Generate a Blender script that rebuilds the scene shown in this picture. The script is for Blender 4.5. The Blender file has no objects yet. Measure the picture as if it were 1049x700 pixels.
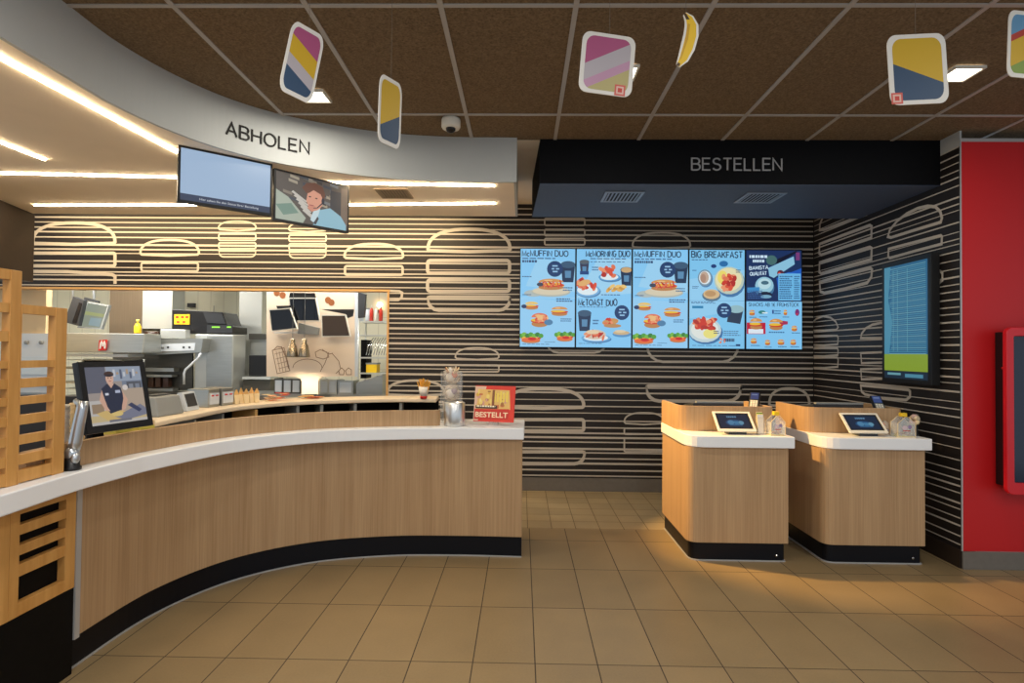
import bpy, bmesh, math, random
from mathutils import Vector, Matrix
random.seed(7)
scene = bpy.context.scene
COL = scene.collection
PI = math.pi

# ------------------------------------------------------------------ camera
W, H = 1049.0, 700.0
FPX, YAW, PITCH, ROLL, CAMH = 584.354, 0.01704, 0.01791, 0.00966, 1.499
_f = Vector((-math.sin(YAW) * math.cos(PITCH), math.cos(YAW) * math.cos(PITCH), math.sin(PITCH)))
_r = Vector((math.cos(YAW), math.sin(YAW), 0.0))
_u = _r.cross(_f)
CR = math.cos(ROLL) * _r + math.sin(ROLL) * _u
CU = -math.sin(ROLL) * _r + math.cos(ROLL) * _u
EYE = Vector((0, 0, CAMH))

def ray(px, py):
    return _f + CR * ((px - W / 2) / FPX) - CU * ((py - H / 2) / FPX)

def atY(px, py, y):
    d = ray(px, py)
    return EYE + d * ((y - EYE.y) / d.y)

def atZ(px, py, z):
    d = ray(px, py)
    return EYE + d * ((z - EYE.z) / d.z)

def atX(px, py, x):
    d = ray(px, py)
    return EYE + d * ((x - EYE.x) / d.x)

def atP(px, py, p, n):
    d = ray(px, py)
    return EYE + d * ((p - EYE).dot(n) / d.dot(n))

cam_d = bpy.data.cameras.new('camera')
cam_d.sensor_fit = 'HORIZONTAL'
cam_d.sensor_width = 36.0
cam_d.lens = FPX * 36.0 / W
cam_d.clip_start = 0.05
cam = bpy.data.objects.new('camera', cam_d)
COL.objects.link(cam)
mw = Matrix((CR, CU, -_f)).transposed().to_4x4()
mw.translation = EYE
cam.matrix_world = mw
scene.camera = cam

# ------------------------------------------------------------------ materials
def lin(c):
    def g(v):
        v = v / 255.0
        return v / 12.92 if v <= 0.04045 else ((v + 0.055) / 1.055) ** 2.4
    return (g(c[0]), g(c[1]), g(c[2]), 1.0)

MATS = {}

def mat(name, rgb, rough=0.5, metal=0.0, noise=0.0, nscale=(30, 30, 30), spec=0.5, emit=None, estr=0.0, trans=0.0, alpha=1.0, coat=0.0):
    if name in MATS:
        return MATS[name]
    m = bpy.data.materials.new(name)
    m.use_nodes = True
    nt = m.node_tree
    b = nt.nodes['Principled BSDF']
    b.inputs['Base Color'].default_value = lin(rgb)
    b.inputs['Roughness'].default_value = rough
    b.inputs['Metallic'].default_value = metal
    b.inputs['Specular IOR Level'].default_value = spec
    b.inputs['Transmission Weight'].default_value = trans
    b.inputs['Alpha'].default_value = alpha
    b.inputs['Coat Weight'].default_value = coat
    if emit:
        b.inputs['Emission Color'].default_value = lin(emit)
        b.inputs['Emission Strength'].default_value = estr
    tc = nt.nodes.new('ShaderNodeTexCoord')
    mp = nt.nodes.new('ShaderNodeMapping')
    mp.inputs['Scale'].default_value = nscale
    nz = nt.nodes.new('ShaderNodeTexNoise')
    nz.inputs['Scale'].default_value = 1.0
    nz.inputs['Detail'].default_value = 5.0
    nt.links.new(tc.outputs['Object'], mp.inputs['Vector'])
    nt.links.new(mp.outputs['Vector'], nz.inputs['Vector'])
    if noise > 0:
        rp = nt.nodes.new('ShaderNodeValToRGB')
        c = lin(rgb)
        rp.color_ramp.elements[0].position = 0.3
        rp.color_ramp.elements[1].position = 0.7
        rp.color_ramp.elements[0].color = tuple(v * (1 - noise) for v in c[:3]) + (1,)
        rp.color_ramp.elements[1].color = tuple(min(1, v * (1 + noise)) for v in c[:3]) + (1,)
        nt.links.new(nz.outputs['Fac'], rp.inputs['Fac'])
        nt.links.new(rp.outputs['Color'], b.inputs['Base Color'])
    else:
        mr = nt.nodes.new('ShaderNodeMapRange')
        mr.inputs['To Min'].default_value = max(0.02, rough - 0.05)
        mr.inputs['To Max'].default_value = min(1, rough + 0.05)
        nt.links.new(nz.outputs['Fac'], mr.inputs['Value'])
        nt.links.new(mr.outputs['Result'], b.inputs['Roughness'])
    MATS[name] = m
    return m

def attr_mat(name, emit):
    """picture colours come from the mesh's own colour attribute: glowing for screens, plain for prints"""
    m = bpy.data.materials.new(name)
    m.use_nodes = True
    nt = m.node_tree
    b = nt.nodes['Principled BSDF']
    at = nt.nodes.new('ShaderNodeAttribute')
    at.attribute_name = 'ink'
    if emit > 0:
        b.inputs['Base Color'].default_value = (0.01, 0.01, 0.012, 1)
        b.inputs['Roughness'].default_value = 0.35
        nt.links.new(at.outputs['Color'], b.inputs['Emission Color'])
        b.inputs['Emission Strength'].default_value = emit
    else:
        nt.links.new(at.outputs['Color'], b.inputs['Base Color'])
        b.inputs['Roughness'].default_value = 0.5
    MATS[name] = m
    return m

def wood_mat(name, a, c, rough=0.42, sx=55, sz=1.6):
    m = bpy.data.materials.new(name)
    m.use_nodes = True
    nt = m.node_tree
    b = nt.nodes['Principled BSDF']
    b.inputs['Roughness'].default_value = rough
    b.inputs['Specular IOR Level'].default_value = 0.35
    tc = nt.nodes.new('ShaderNodeTexCoord')
    def nz(sc, det):
        mp = nt.nodes.new('ShaderNodeMapping')
        mp.inputs['Scale'].default_value = sc
        n = nt.nodes.new('ShaderNodeTexNoise')
        n.inputs['Scale'].default_value = 1
        n.inputs['Detail'].default_value = det
        nt.links.new(tc.outputs['Object'], mp.inputs['Vector'])
        nt.links.new(mp.outputs['Vector'], n.inputs['Vector'])
        return n
    n1 = nz((sx, sx, sz), 6)
    n2 = nz((9, 9, 0.35), 2)
    mx = nt.nodes.new('ShaderNodeMath'); mx.operation = 'MULTIPLY_ADD'
    mx.inputs[1].default_value = 0.62
    m2 = nt.nodes.new('ShaderNodeMath'); m2.operation = 'MULTIPLY'; m2.inputs[1].default_value = 0.38
    nt.links.new(n2.outputs['Fac'], m2.inputs[0])
    nt.links.new(n1.outputs['Fac'], mx.inputs[0])
    nt.links.new(m2.outputs[0], mx.inputs[2])
    rp = nt.nodes.new('ShaderNodeValToRGB')
    rp.color_ramp.elements[0].position = 0.34
    rp.color_ramp.elements[0].color = lin(a)
    rp.color_ramp.elements[1].position = 0.64
    rp.color_ramp.elements[1].color = lin(c)
    nt.links.new(mx.outputs[0], rp.inputs['Fac'])
    nt.links.new(rp.outputs['Color'], b.inputs['Base Color'])
    MATS[name] = m
    return m

def tile_mat(name, sx, sy, ox, oy, gap, base, grout, rough, vary=0.16):
    m = bpy.data.materials.new(name)
    m.use_nodes = True
    nt = m.node_tree
    N, L = nt.nodes, nt.links
    b = N['Principled BSDF']
    tc = N.new('ShaderNodeTexCoord')
    sp = N.new('ShaderNodeSeparateXYZ')
    L.new(tc.outputs['Object'], sp.inputs[0])
    def mth(op, i0, v1=None, i1=None, v0=None):
        n = N.new('ShaderNodeMath'); n.operation = op
        if i0 is not None: L.new(i0, n.inputs[0])
        if v0 is not None: n.inputs[0].default_value = v0
        if v1 is not None: n.inputs[1].default_value = v1
        if i1 is not None: L.new(i1, n.inputs[1])
        return n.outputs[0]
    u = mth('MULTIPLY', mth('SUBTRACT', sp.outputs['X'], ox), 1 / sx)
    v = mth('MULTIPLY', mth('SUBTRACT', sp.outputs['Y'], oy), 1 / sy)
    def edge(t, s):
        fr = mth('FRACT', t)
        d = mth('MINIMUM', fr, i1=mth('SUBTRACT', None, i1=fr, v0=1.0))
        return mth('MULTIPLY', d, s)
    e = mth('MINIMUM', edge(u, sx), i1=edge(v, sy))
    g = mth('LESS_THAN', e, gap / 2)
    cb = N.new('ShaderNodeCombineXYZ')
    L.new(mth('FLOOR', u), cb.inputs[0]); L.new(mth('FLOOR', v), cb.inputs[1])
    wn = N.new('ShaderNodeTexWhiteNoise'); wn.noise_dimensions = '2D'
    L.new(cb.outputs[0], wn.inputs['Vector'])
    nz = N.new('ShaderNodeTexNoise'); nz.inputs['Scale'].default_value = 3.5; nz.inputs['Detail'].default_value = 6
    L.new(tc.outputs['Object'], nz.inputs['Vector'])
    nz2 = N.new('ShaderNodeTexNoise'); nz2.inputs['Scale'].default_value = 90; nz2.inputs['Detail'].default_value = 3
    L.new(tc.outputs['Object'], nz2.inputs['Vector'])
    s = mth('ADD', mth('MULTIPLY', wn.outputs['Value'], vary), i1=mth('MULTIPLY', nz.outputs['Fac'], 0.38))
    s = mth('ADD', s, i1=mth('MULTIPLY', nz2.outputs['Fac'], 0.22))
    s = mth('ADD', s, 1 - 0.3 - vary / 2)
    mix = N.new('ShaderNodeMix'); mix.data_type = 'RGBA'; mix.blend_type = 'MULTIPLY'
    mix.inputs[0].default_value = 1
    mix.inputs[6].default_value = lin(base)
    L.new(s, mix.inputs[7])
    m2 = N.new('ShaderNodeMix'); m2.data_type = 'RGBA'
    L.new(g, m2.inputs[0]); L.new(mix.outputs[2], m2.inputs[6]); m2.inputs[7].default_value = lin(grout)
    L.new(m2.outputs[2], b.inputs['Base Color'])
    rr = mth('ADD', mth('MULTIPLY', nz.outputs['Fac'], 0.15), rough - 0.07)
    L.new(mth('ADD', rr, i1=mth('MULTIPLY', g, 0.3)), b.inputs['Roughness'])
    bp = N.new('ShaderNodeBump'); bp.inputs['Strength'].default_value = 0.25; bp.inputs['Distance'].default_value = 0.002
    L.new(mth('SUBTRACT', None, i1=g, v0=1.0), bp.inputs['Height'])
    L.new(bp.outputs[0], b.inputs['Normal'])
    MATS[name] = m
    return m

def groove_mat(name, base, line, pitch, zp):
    """painted or tiled kitchen wall with vertical joints"""
    m = bpy.data.materials.new(name); m.use_nodes = True
    N, L = m.node_tree.nodes, m.node_tree.links
    b = N['Principled BSDF']; b.inputs['Roughness'].default_value = 0.3
    tc = N.new('ShaderNodeTexCoord'); sp = N.new('ShaderNodeSeparateXYZ'); L.new(tc.outputs['Object'], sp.inputs[0])
    outs = []
    for ax, p in (('X', pitch), ('Z', zp)):
        a = N.new('ShaderNodeMath'); a.operation = 'MULTIPLY'; a.inputs[1].default_value = 1 / p; L.new(sp.outputs[ax], a.inputs[0])
        f = N.new('ShaderNodeMath'); f.operation = 'FRACT'; L.new(a.outputs[0], f.inputs[0])
        l = N.new('ShaderNodeMath'); l.operation = 'LESS_THAN'; l.inputs[1].default_value = 0.008 / p; L.new(f.outputs[0], l.inputs[0])
        outs.append(l.outputs[0])
    mx = N.new('ShaderNodeMath'); mx.operation = 'MAXIMUM'; L.new(outs[0], mx.inputs[0]); L.new(outs[1], mx.inputs[1])
    c = N.new('ShaderNodeMix'); c.data_type = 'RGBA'; c.inputs[6].default_value = lin(base); c.inputs[7].default_value = lin(line)
    L.new(mx.outputs[0], c.inputs[0]); L.new(c.outputs[2], b.inputs['Base Color'])
    MATS[name] = m
    return m

wood_mat('oak_veneer', (166, 132, 95), (190, 157, 118), sx=120)
wood_mat('beech_lattice', (186, 132, 66), (212, 160, 92), sx=30, sz=3)
tile_mat('floor_tile', 0.3, 0.6, 0.0785, 2.7715, 0.0055, (142, 121, 87), (56, 44, 33), 0.37)
tile_mat('kitchen_tile', 0.205, 0.205, 0.065, 0.17, 0.006, (168, 148, 112), (108, 92, 66), 0.42)
mat('ceiling_panel', (122, 104, 82), 0.95, noise=0.36, nscale=(95, 95, 95), spec=0.1)
mat('ceiling_bar', (178, 174, 170), 0.4)
mat('plaster_white', (182, 184, 182), 0.8, noise=0.02, nscale=(4, 4, 4))
mat('canopy_beige', (244, 228, 204), 0.85, noise=0.02, nscale=(4, 4, 4))
mat('soffit_black', (7, 8, 12), 0.75, spec=0.15)
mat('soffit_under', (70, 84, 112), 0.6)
mat('mural_dark', (33, 28, 26), 0.5, noise=0.08, spec=0.4)
mat('mural_line', (196, 188, 176), 0.7)
mat('bulkhead_brown', (44, 32, 24), 0.5, noise=0.1)
mat('baseboard_grey', (112, 106, 98), 0.5, noise=0.06)
mat('red_paint', (196, 14, 20), 0.5)
mat('trim_silver', (190, 190, 190), 0.4, metal=0.4)
mat('trim_oak', (205, 160, 100), 0.5)
mat('worktop_white', (242, 244, 246), 0.3)
mat('plinth_navy', (7, 9, 17), 0.4, spec=0.25)
mat('black_panel', (6, 6, 6), 0.6, spec=0.15)
mat('black_plastic', (16, 16, 18), 0.4)
mat('dark_grey_plastic', (48, 50, 54), 0.45)
mat('grey_plastic', (140, 144, 144), 0.5)
mat('white_plastic', (228, 224, 212), 0.4)
mat('cream_plastic', (226, 214, 190), 0.5)
mat('chrome', (215, 218, 222), 0.14, metal=1.0)
mat('steel', (176, 178, 174), 0.36, metal=0.85, noise=0.06, nscale=(3, 3, 60))
mat('steel_brushed', (214, 214, 212), 0.3, metal=1.0, noise=0.05, nscale=(60, 60, 2))
mat('arm_silver', (190, 196, 202), 0.3, metal=0.9)
mat('steel_lamp', (150, 138, 120), 0.25, metal=1.0)
mat('rail_cream', (232, 216, 190), 0.45)
mat('steel_dark', (96, 94, 88), 0.4, metal=0.7, noise=0.1, nscale=(3, 3, 40))
mat('steel_bright', (205, 208, 204), 0.4, metal=0.6)
mat('steel_brown', (134, 118, 98), 0.45, metal=0.5, noise=0.06, nscale=(60, 60, 2))
mat('led_warm', (255, 240, 215), 0.5, emit=(255, 230, 192), estr=62.0)
mat('lamp_panel', (255, 250, 235), 0.5, emit=(255, 246, 222), estr=6.0)
mat('vent_metal', (150, 156, 166), 0.4, metal=0.5)
mat('vent_beige', (150, 130, 105), 0.5)
mat('vent_dark', (20, 20, 22), 0.7)
groove_mat('kitchen_wall', (222, 220, 200), (190, 186, 168), 0.2, 0.4)
mat('kitchen_beige', (226, 196, 150), 0.6)
mat('ceiling_kitchen', (225, 222, 210), 0.8)
mat('partition_cream', (232, 214, 192), 0.5)
mat('sketch_brown', (150, 120, 96), 0.7)
mat('bun_brown', (150, 86, 40), 0.7, noise=0.2, nscale=(90, 90, 90))
mat('paper_tan', (226, 180, 112), 0.8, noise=0.08, nscale=(40, 40, 40))
mat('paper_cream', (238, 214, 168), 0.8)
mat('paper_orange', (222, 120, 80), 0.7, noise=0.1, nscale=(60, 60, 60))
mat('yellow', (242, 200, 30), 0.5)
mat('yellow_pale', (226, 214, 96), 0.6)
mat('red_plastic', (206, 28, 24), 0.4)
mat('red_frame', (214, 26, 40), 0.4)
mat('white_paper', (236, 232, 224), 0.7)
mat('fries', (226, 168, 66), 0.7)
mat('coin_copper', (176, 116, 60), 0.35, metal=0.8)
mat('clear_acrylic', (236, 240, 240), 0.08, trans=0.0, alpha=0.22, spec=0.6)
mat('clear_film', (240, 226, 208), 0.25, alpha=0.32, spec=0.7)
mat('toy_pink', (206, 168, 160), 0.5)
mat('toy_purple', (128, 104, 134), 0.5)
mat('glass_dark', (8, 12, 22), 0.12)
mat('kiosk_glass', (22, 34, 58), 0.15)
mat('green_leaf', (84, 146, 30), 0.55, noise=0.15, nscale=(40, 40, 40))
mat('terracotta', (120, 84, 58), 0.8)
mat('banana_yellow', (232, 186, 24), 0.6, noise=0.1, nscale=(25, 25, 25))
mat('banana_brown', (60, 40, 16), 0.7)
mat('thread', (120, 112, 100), 0.6)
mat('lettering_dark', (26, 22, 19), 0.6, spec=0.2)
mat('lettering_light', (150, 152, 156), 0.5)
mat('white_enamel', (206, 214, 222), 0.35)
mat('bottle_red', (196, 52, 36), 0.4)
mat('heat_glow', (255, 214, 160), 0.5, emit=(255, 206, 150), estr=8.0)
mat('led_green', (120, 200, 60), 0.5, emit=(130, 210, 60), estr=0.6)
mat('brown_glass', (58, 36, 26), 0.25)
attr_mat('screen_blue', 0.9)
attr_mat('screen_photo', 0.8)
attr_mat('screen_dim', 0.5)
attr_mat('print', 0.0)

# ------------------------------------------------------------------ mesh builder
ROOT = {}   # object -> world location its mesh coordinates are relative to

class MB:
    def __init__(s, M=None):
        s.v, s.f, s.m, s.sm, s.c = [], [], [], [], []
        s.M = M

    def add(s, vs, fs, mt, smooth=False, col=None):
        o = len(s.v)
        for p in vs:
            p = Vector(p)
            s.v.append(s.M @ p if s.M is not None else p)
        for f in fs:
            s.f.append([i + o for i in f]); s.m.append(mt); s.sm.append(smooth); s.c.append(col)
        return s

    def hexa(s, p, mt):
        """8 points: bottom ring 0-3, top ring 4-7"""
        return s.add(p, [(0, 3, 2, 1), (4, 5, 6, 7), (0, 1, 5, 4), (1, 2, 6, 5), (2, 3, 7, 6), (3, 0, 4, 7)], mt)

    def box(s, x0, x1, y0, y1, z0, z1, mt):
        return s.hexa([(x0, y0, z0), (x1, y0, z0), (x1, y1, z0), (x0, y1, z0), (x0, y0, z1), (x1, y0, z1), (x1, y1, z1), (x0, y1, z1)], mt)

    def extrude(s, poly, vec, mt, smooth=False):
        vec = Vector(vec); n = len(poly)
        a = [Vector(p) for p in poly]; b = [p + vec for p in a]
        s.add(a + b, [list(range(n))[::-1], list(range(n, 2 * n))], mt)
        o = len(s.v) - 2 * n
        for i in range(n):
            j = (i + 1) % n
            s.f.append([o + i, o + j, o + n + j, o + n + i]); s.m.append(mt); s.sm.append(smooth); s.c.append(None)
        return s

    def prism(s, poly, z0, z1, mt):
        return s.extrude([(p[0], p[1], z0) for p in poly], (0, 0, z1 - z0), mt)

    def band(s, outer, inner, z0, z1, mt):
        """a solid strip between two plan curves with the same number of points"""
        n = len(outer)
        vs = []
        for a, b in zip(outer, inner):
            vs += [(a[0], a[1], z0), (b[0], b[1], z0), (b[0], b[1], z1), (a[0], a[1], z1)]
        fs = []
        for i in range(n - 1):
            k = 4 * i
            for q in range(4):
                r = (q + 1) % 4
                fs.append((k + q, k + r, k + 4 + r, k + 4 + q))
        fs += [(0, 3, 2, 1), (4 * n - 4, 4 * n - 3, 4 * n - 2, 4 * n - 1)]
        return s.add(vs, fs, mt)

    def tube(s, path, r, mt, n=10, closed=False):
        path = [Vector(p) for p in path]
        k = len(path)
        rs = r if isinstance(r, (list, tuple)) else [r] * k
        up = None
        vs = []
        for i, p in enumerate(path):
            if closed:
                t = path[(i + 1) % k] - path[i - 1]
            else:
                t = path[min(i + 1, k - 1)] - path[max(i - 1, 0)]
            t.normalize()
            if up is None:
                up = Vector((0, 0, 1)) if abs(t.z) < 0.9 else Vector((1, 0, 0))
            a = t.cross(up).normalized(); b = a.cross(t).normalized(); up = b
            for q in range(n):
                w = 2 * PI * q / n
                vs.append(p + (a * math.cos(w) + b * math.sin(w)) * rs[i])
        fs = []
        for i in range(k if closed else k - 1):
            j = (i + 1) % k
            for q in range(n):
                w = (q + 1) % n
                fs.append((i * n + q, i * n + w, j * n + w, j * n + q))
        if not closed:
            fs += [list(range(n))[::-1], list(range((k - 1) * n, k * n))]
        return s.add(vs, fs, mt, True)

    def lathe(s, prof, c, mt, n=24, axis=None):
        c = Vector(c)
        Q = Matrix.Identity(3) if axis is None else Vector((0, 0, 1)).rotation_difference(Vector(axis)).to_matrix()
        vs = []
        for r, z in prof:
            for q in range(n):
                w = 2 * PI * q / n
                vs.append(c + Q @ Vector((r * math.cos(w), r * math.sin(w), z)))
        fs = []
        for i in range(len(prof) - 1):
            for q in range(n):
                w = (q + 1) % n
                fs.append((i * n + q, i * n + w, (i + 1) * n + w, (i + 1) * n + q))
        if prof[0][0] > 1e-4: fs.append(list(range(n))[::-1])
        if prof[-1][0] > 1e-4: fs.append(list(range((len(prof) - 1) * n, len(prof) * n)))
        return s.add(vs, fs, mt, True)

    def ball(s, c, r, mt, nu=16, nv=10, jitter=0.0):
        c = Vector(c); r = Vector(r if isinstance(r, (tuple, list)) else (r, r, r))
        vs = [c + Vector((0, 0, -r.z))]
        for j in range(1, nv):
            a = -PI / 2 + PI * j / nv
            for i in range(nu):
                b = 2 * PI * i / nu
                k = 1 + (random.random() - 0.5) * jitter
                vs.append(c + Vector((r.x * math.cos(a) * math.cos(b), r.y * math.cos(a) * math.sin(b), r.z * math.sin(a))) * k)
        vs.append(c + Vector((0, 0, r.z)))
        fs = [(0, 1 + (i + 1) % nu, 1 + i) for i in range(nu)]
        for j in range(nv - 2):
            for i in range(nu):
                i2 = (i + 1) % nu
                fs.append((1 + j * nu + i, 1 + j * nu + i2, 1 + (j + 1) * nu + i2, 1 + (j + 1) * nu + i))
        t = len(vs) - 1
        fs += [(t, 1 + (nv - 2) * nu + i, 1 + (nv - 2) * nu + (i + 1) % nu) for i in range(nu)]
        return s.add(vs, fs, mt, True)

    def ribbon(s, pts, width, nrm, mt, lift=0.002, closed=False):
        """a painted line of the given width lying just proud of a wall whose outward normal is nrm"""
        nrm = Vector(nrm).normalized()
        P = [Vector(p) + nrm * lift for p in pts]
        k = len(P)
        vs = []
        for i, p in enumerate(P):
            a = P[i - 1] if (i > 0 or closed) else P[i]
            b = P[(i + 1) % k] if (i < k - 1 or closed) else P[i]
            t1 = (p - a); t2 = (b - p)
            if t1.length < 1e-9: t1 = t2
            if t2.length < 1e-9: t2 = t1
            t1 = t1.normalized(); t2 = t2.normalized()
            n1 = t1.cross(nrm); n2 = t2.cross(nrm)
            n = (n1 + n2)
            n = n1 if n.length < 1e-6 else n.normalized()
            sc = 1 / max(0.5, n.dot(n1))
            vs += [p + n * width / 2 * sc, p - n * width / 2 * sc]
        fs = []
        for i in range(k if closed else k - 1):
            j = (i + 1) % k
            fs.append((2 * i, 2 * j, 2 * j + 1, 2 * i + 1))
        return s.add(vs, fs, mt)

    def build(s, name, parent=None, loc=None, bevel=0.0, recalc=True, seg=2):
        if parent is not None:
            off = ROOT[parent]
        elif loc is not None:
            off = Vector(loc)
        else:
            lo = [min(v[i] for v in s.v) for i in range(3)]; hi = [max(v[i] for v in s.v) for i in range(3)]
            off = Vector(((lo[0] + hi[0]) / 2, (lo[1] + hi[1]) / 2, lo[2]))
        me = bpy.data.meshes.new(name)
        me.from_pydata([v - off for v in s.v], [], s.f)
        names = []
        for m in s.m:
            if m not in names: names.append(m)
        for m in names: me.materials.append(MATS[m])
        me.polygons.foreach_set('material_index', [names.index(m) for m in s.m])
        me.polygons.foreach_set('use_smooth', s.sm)
        if any(c is not None for c in s.c):
            ca = me.color_attributes.new('ink', 'FLOAT_COLOR', 'CORNER')
            k = 0
            for p, c in zip(me.polygons, s.c):
                cc = c if c is not None else (0.5, 0.5, 0.5, 1)
                for _ in p.loop_indices:
                    ca.data[k].color = cc; k += 1
        if recalc:
            bm = bmesh.new(); bm.from_mesh(me)
            bmesh.ops.recalc_face_normals(bm, faces=bm.faces[:])
            bm.to_mesh(me); bm.free()
        me.update()
        o = bpy.data.objects.new(name, me)
        COL.objects.link(o)
        if parent is not None:
            o.parent = parent
        else:
            o.location = off
        ROOT[o] = off
        if bevel > 0:
            b = o.modifiers.new('bevel', 'BEVEL'); b.width = bevel; b.segments = seg; b.limit_method = 'ANGLE'; b.angle_limit = 0.7
            b.harden_normals = False
        return o

def tag(o, label=None, cat=None, group=None, kind=None):
    if label: o['label'] = label
    if cat: o['category'] = cat
    if group: o['group'] = group
    if kind: o['kind'] = kind
    return o

def thing(name, loc, label, cat, group=None):
    o = bpy.data.objects.new(name, None)
    o.empty_display_size = 0.1
    COL.objects.link(o)
    o.location = loc
    ROOT[o] = Vector(loc)
    return tag(o, label, cat, group)

def dup(root, loc, label, group=None):
    r = root.copy(); COL.objects.link(r); r.location = loc; r['label'] = label
    if group: r['group'] = group
    for ch in list(root.children):
        c = ch.copy(); COL.objects.link(c); c.parent = r
        for g in list(ch.children):
            d = g.copy(); COL.objects.link(d); d.parent = c
    return r

def struct(mb, name, label=None, loc=(0, 0, 0), bevel=0.0, cat=None):
    o = mb.build(name, loc=loc, bevel=bevel)
    o['kind'] = 'structure'
    if label: o['label'] = label
    if cat: o['category'] = cat
    return o

def spline(pts, sub=8):
    """Catmull-Rom through plan points"""
    P = [Vector((p[0], p[1])) for p in pts]
    P = [P[0] * 2 - P[1]] + P + [P[-1] * 2 - P[-2]]
    out = []
    for i in range(1, len(P) - 2):
        a, b, c, d = P[i - 1:i + 3]
        for k in range(sub):
            t = k / sub
            out.append(0.5 * ((2 * b) + (c - a) * t + (2 * a - 5 * b + 4 * c - d) * t * t + (3 * b - a - 3 * c + d) * t ** 3))
    out.append(P[-2])
    return out

def offset(pl, d):
    """plan curve moved d to its left (away from the guests)"""
    out = []
    for i, p in enumerate(pl):
        t = (pl[min(i + 1, len(pl) - 1)] - pl[max(i - 1, 0)]).normalized()
        out.append(p + Vector((-t.y, t.x)) * d)
    return out

# ------------------------------------------------------------------ text and flat pictures
_tc = {}
def text_mesh(sv, size=1.0, extrude=0.0, bold=0.0):
    key = (sv, extrude, bold)
    if key not in _tc:
        cu = bpy.data.curves.new('lettering', 'FONT')
        cu.body = sv; cu.size = 1.0; cu.extrude = extrude; cu.offset = bold
        cu.resolution_u = 3
        ob = bpy.data.objects.new('lettering', cu)
        COL.objects.link(ob)
        bpy.context.view_layer.update()
        ev = ob.evaluated_get(bpy.context.evaluated_depsgraph_get())
        me = ev.to_mesh()
        vs = [tuple(v.co) for v in me.vertices]; fs = [tuple(p.vertices) for p in me.polygons]
        ev.to_mesh_clear()
        bpy.data.objects.remove(ob); bpy.data.curves.remove(cu)
        _tc[key] = (vs, fs)
    vs, fs = _tc[key]
    return [(x * size, y * size, z) for x, y, z in vs], fs

def _arc(cx, cy, rx, ry, a0, a1, n=8):
    return [(cx + rx * math.cos(math.radians(a0 + (a1 - a0) * i / n)), cy + ry * math.sin(math.radians(a0 + (a1 - a0) * i / n))) for i in range(n + 1)]
GLYPH = {   # letter: (width, strokes) on a unit-high body
    'A': (.70, [[(0, 0), (.35, 1), (.70, 0)], [(.12, .34), (.58, .34)]]),
    'B': (.60, [[(0, 0), (0, 1), (.34, 1)] + _arc(.34, .76, .22, .24, 90, -90) + [(0, .52)], [(.34, .52)] + _arc(.36, .26, .24, .26, 90, -90) + [(0, 0)]]),
    'C': (.66, [_arc(.36, .5, .36, .5, 50, 310, 14)]),
    'D': (.64, [[(0, 0), (0, 1), (.26, 1)] + _arc(.26, .5, .38, .5, 90, -90, 12) + [(0, 0)]]),
    'E': (.54, [[(.54, 1), (0, 1), (0, 0), (.56, 0)], [(0, .53), (.48, .53)]]),
    'F': (.52, [[(.52, 1), (0, 1), (0, 0)], [(0, .52), (.44, .52)]]),
    'G': (.70, [_arc(.37, .5, .37, .5, 50, 330, 14) + [(.72, .46), (.42, .46)]]),
    'H': (.62, [[(0, 0), (0, 1)], [(.62, 0), (.62, 1)], [(0, .53), (.62, .53)]]),
    'I': (.06, [[(.03, 0), (.03, 1)]]),
    'K': (.60, [[(0, 0), (0, 1)], [(.58, 1), (0, .38)], [(.2, .58), (.6, 0)]]),
    'L': (.48, [[(0, 1), (0, 0), (.48, 0)]]),
    'M': (.74, [[(0, 0), (0, 1), (.37, .1), (.74, 1), (.74, 0)]]),
    'N': (.62, [[(0, 0), (0, 1), (.62, 0), (.62, 1)]]),
    'O': (.78, [_arc(.39, .5, .39, .5, 0, 360, 22)]),
    'Q': (.78, [_arc(.39, .5, .39, .5, 0, 360, 22), [(.5, .24), (.8, -.04)]]),
    'R': (.62, [[(0, 0), (0, 1), (.34, 1)] + _arc(.34, .75, .24, .25, 90, -90) + [(0, .5)], [(.32, .5), (.62, 0)]]),
    'S': (.58, [_arc(.29, .755, .25, .245, 20, 270, 10) + _arc(.29, .255, .28, .255, 90, -160, 10)]),
    'T': (.60, [[(0, 1), (.60, 1)], [(.30, 1), (.30, 0)]]),
    'U': (.62, [[(0, 1), (0, .3)] + _arc(.31, .3, .31, .3, 180, 360, 10) + [(.62, 1)]]),
    'c': (.42, [_arc(.24, .3, .24, .3, 50, 310, 10)]),
    '1': (.30, [[(0, .78), (.22, 1), (.22, 0)]]),
    '€': (.64, [_arc(.40, .5, .32, .5, 50, 310, 12), [(-.02, .58), (.5, .58)], [(-.02, .42), (.46, .42)]]),
    ' ': (.30, []),
}
GLYPH['Ä'] = (.70, GLYPH['A'][1] + [[(.2, 1.14), (.2, 1.24)], [(.5, 1.14), (.5, 1.24)]])
GLYPH['Ü'] = (.62, GLYPH['U'][1] + [[(.18, 1.14), (.18, 1.24)], [(.44, 1.14), (.44, 1.24)]])
def stroke_text(sv, gap=.17, jit=0.0, seed=1):
    """letters as centre lines: list of polylines on a unit body and the line's width"""
    r = random.Random(seed); x = 0.0; out = []
    for ch in sv:
        w, st = GLYPH[ch]
        ky, dy, kx = 1 + r.uniform(-jit, jit), r.uniform(-jit, jit) * .4, 1 + r.uniform(-jit, jit)
        for pl in st:
            out.append([(x + px * kx + py * r.uniform(-jit, jit) * .15, dy + py * ky) for px, py in pl])
        x += w * kx + gap
    return out, x - gap

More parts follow.
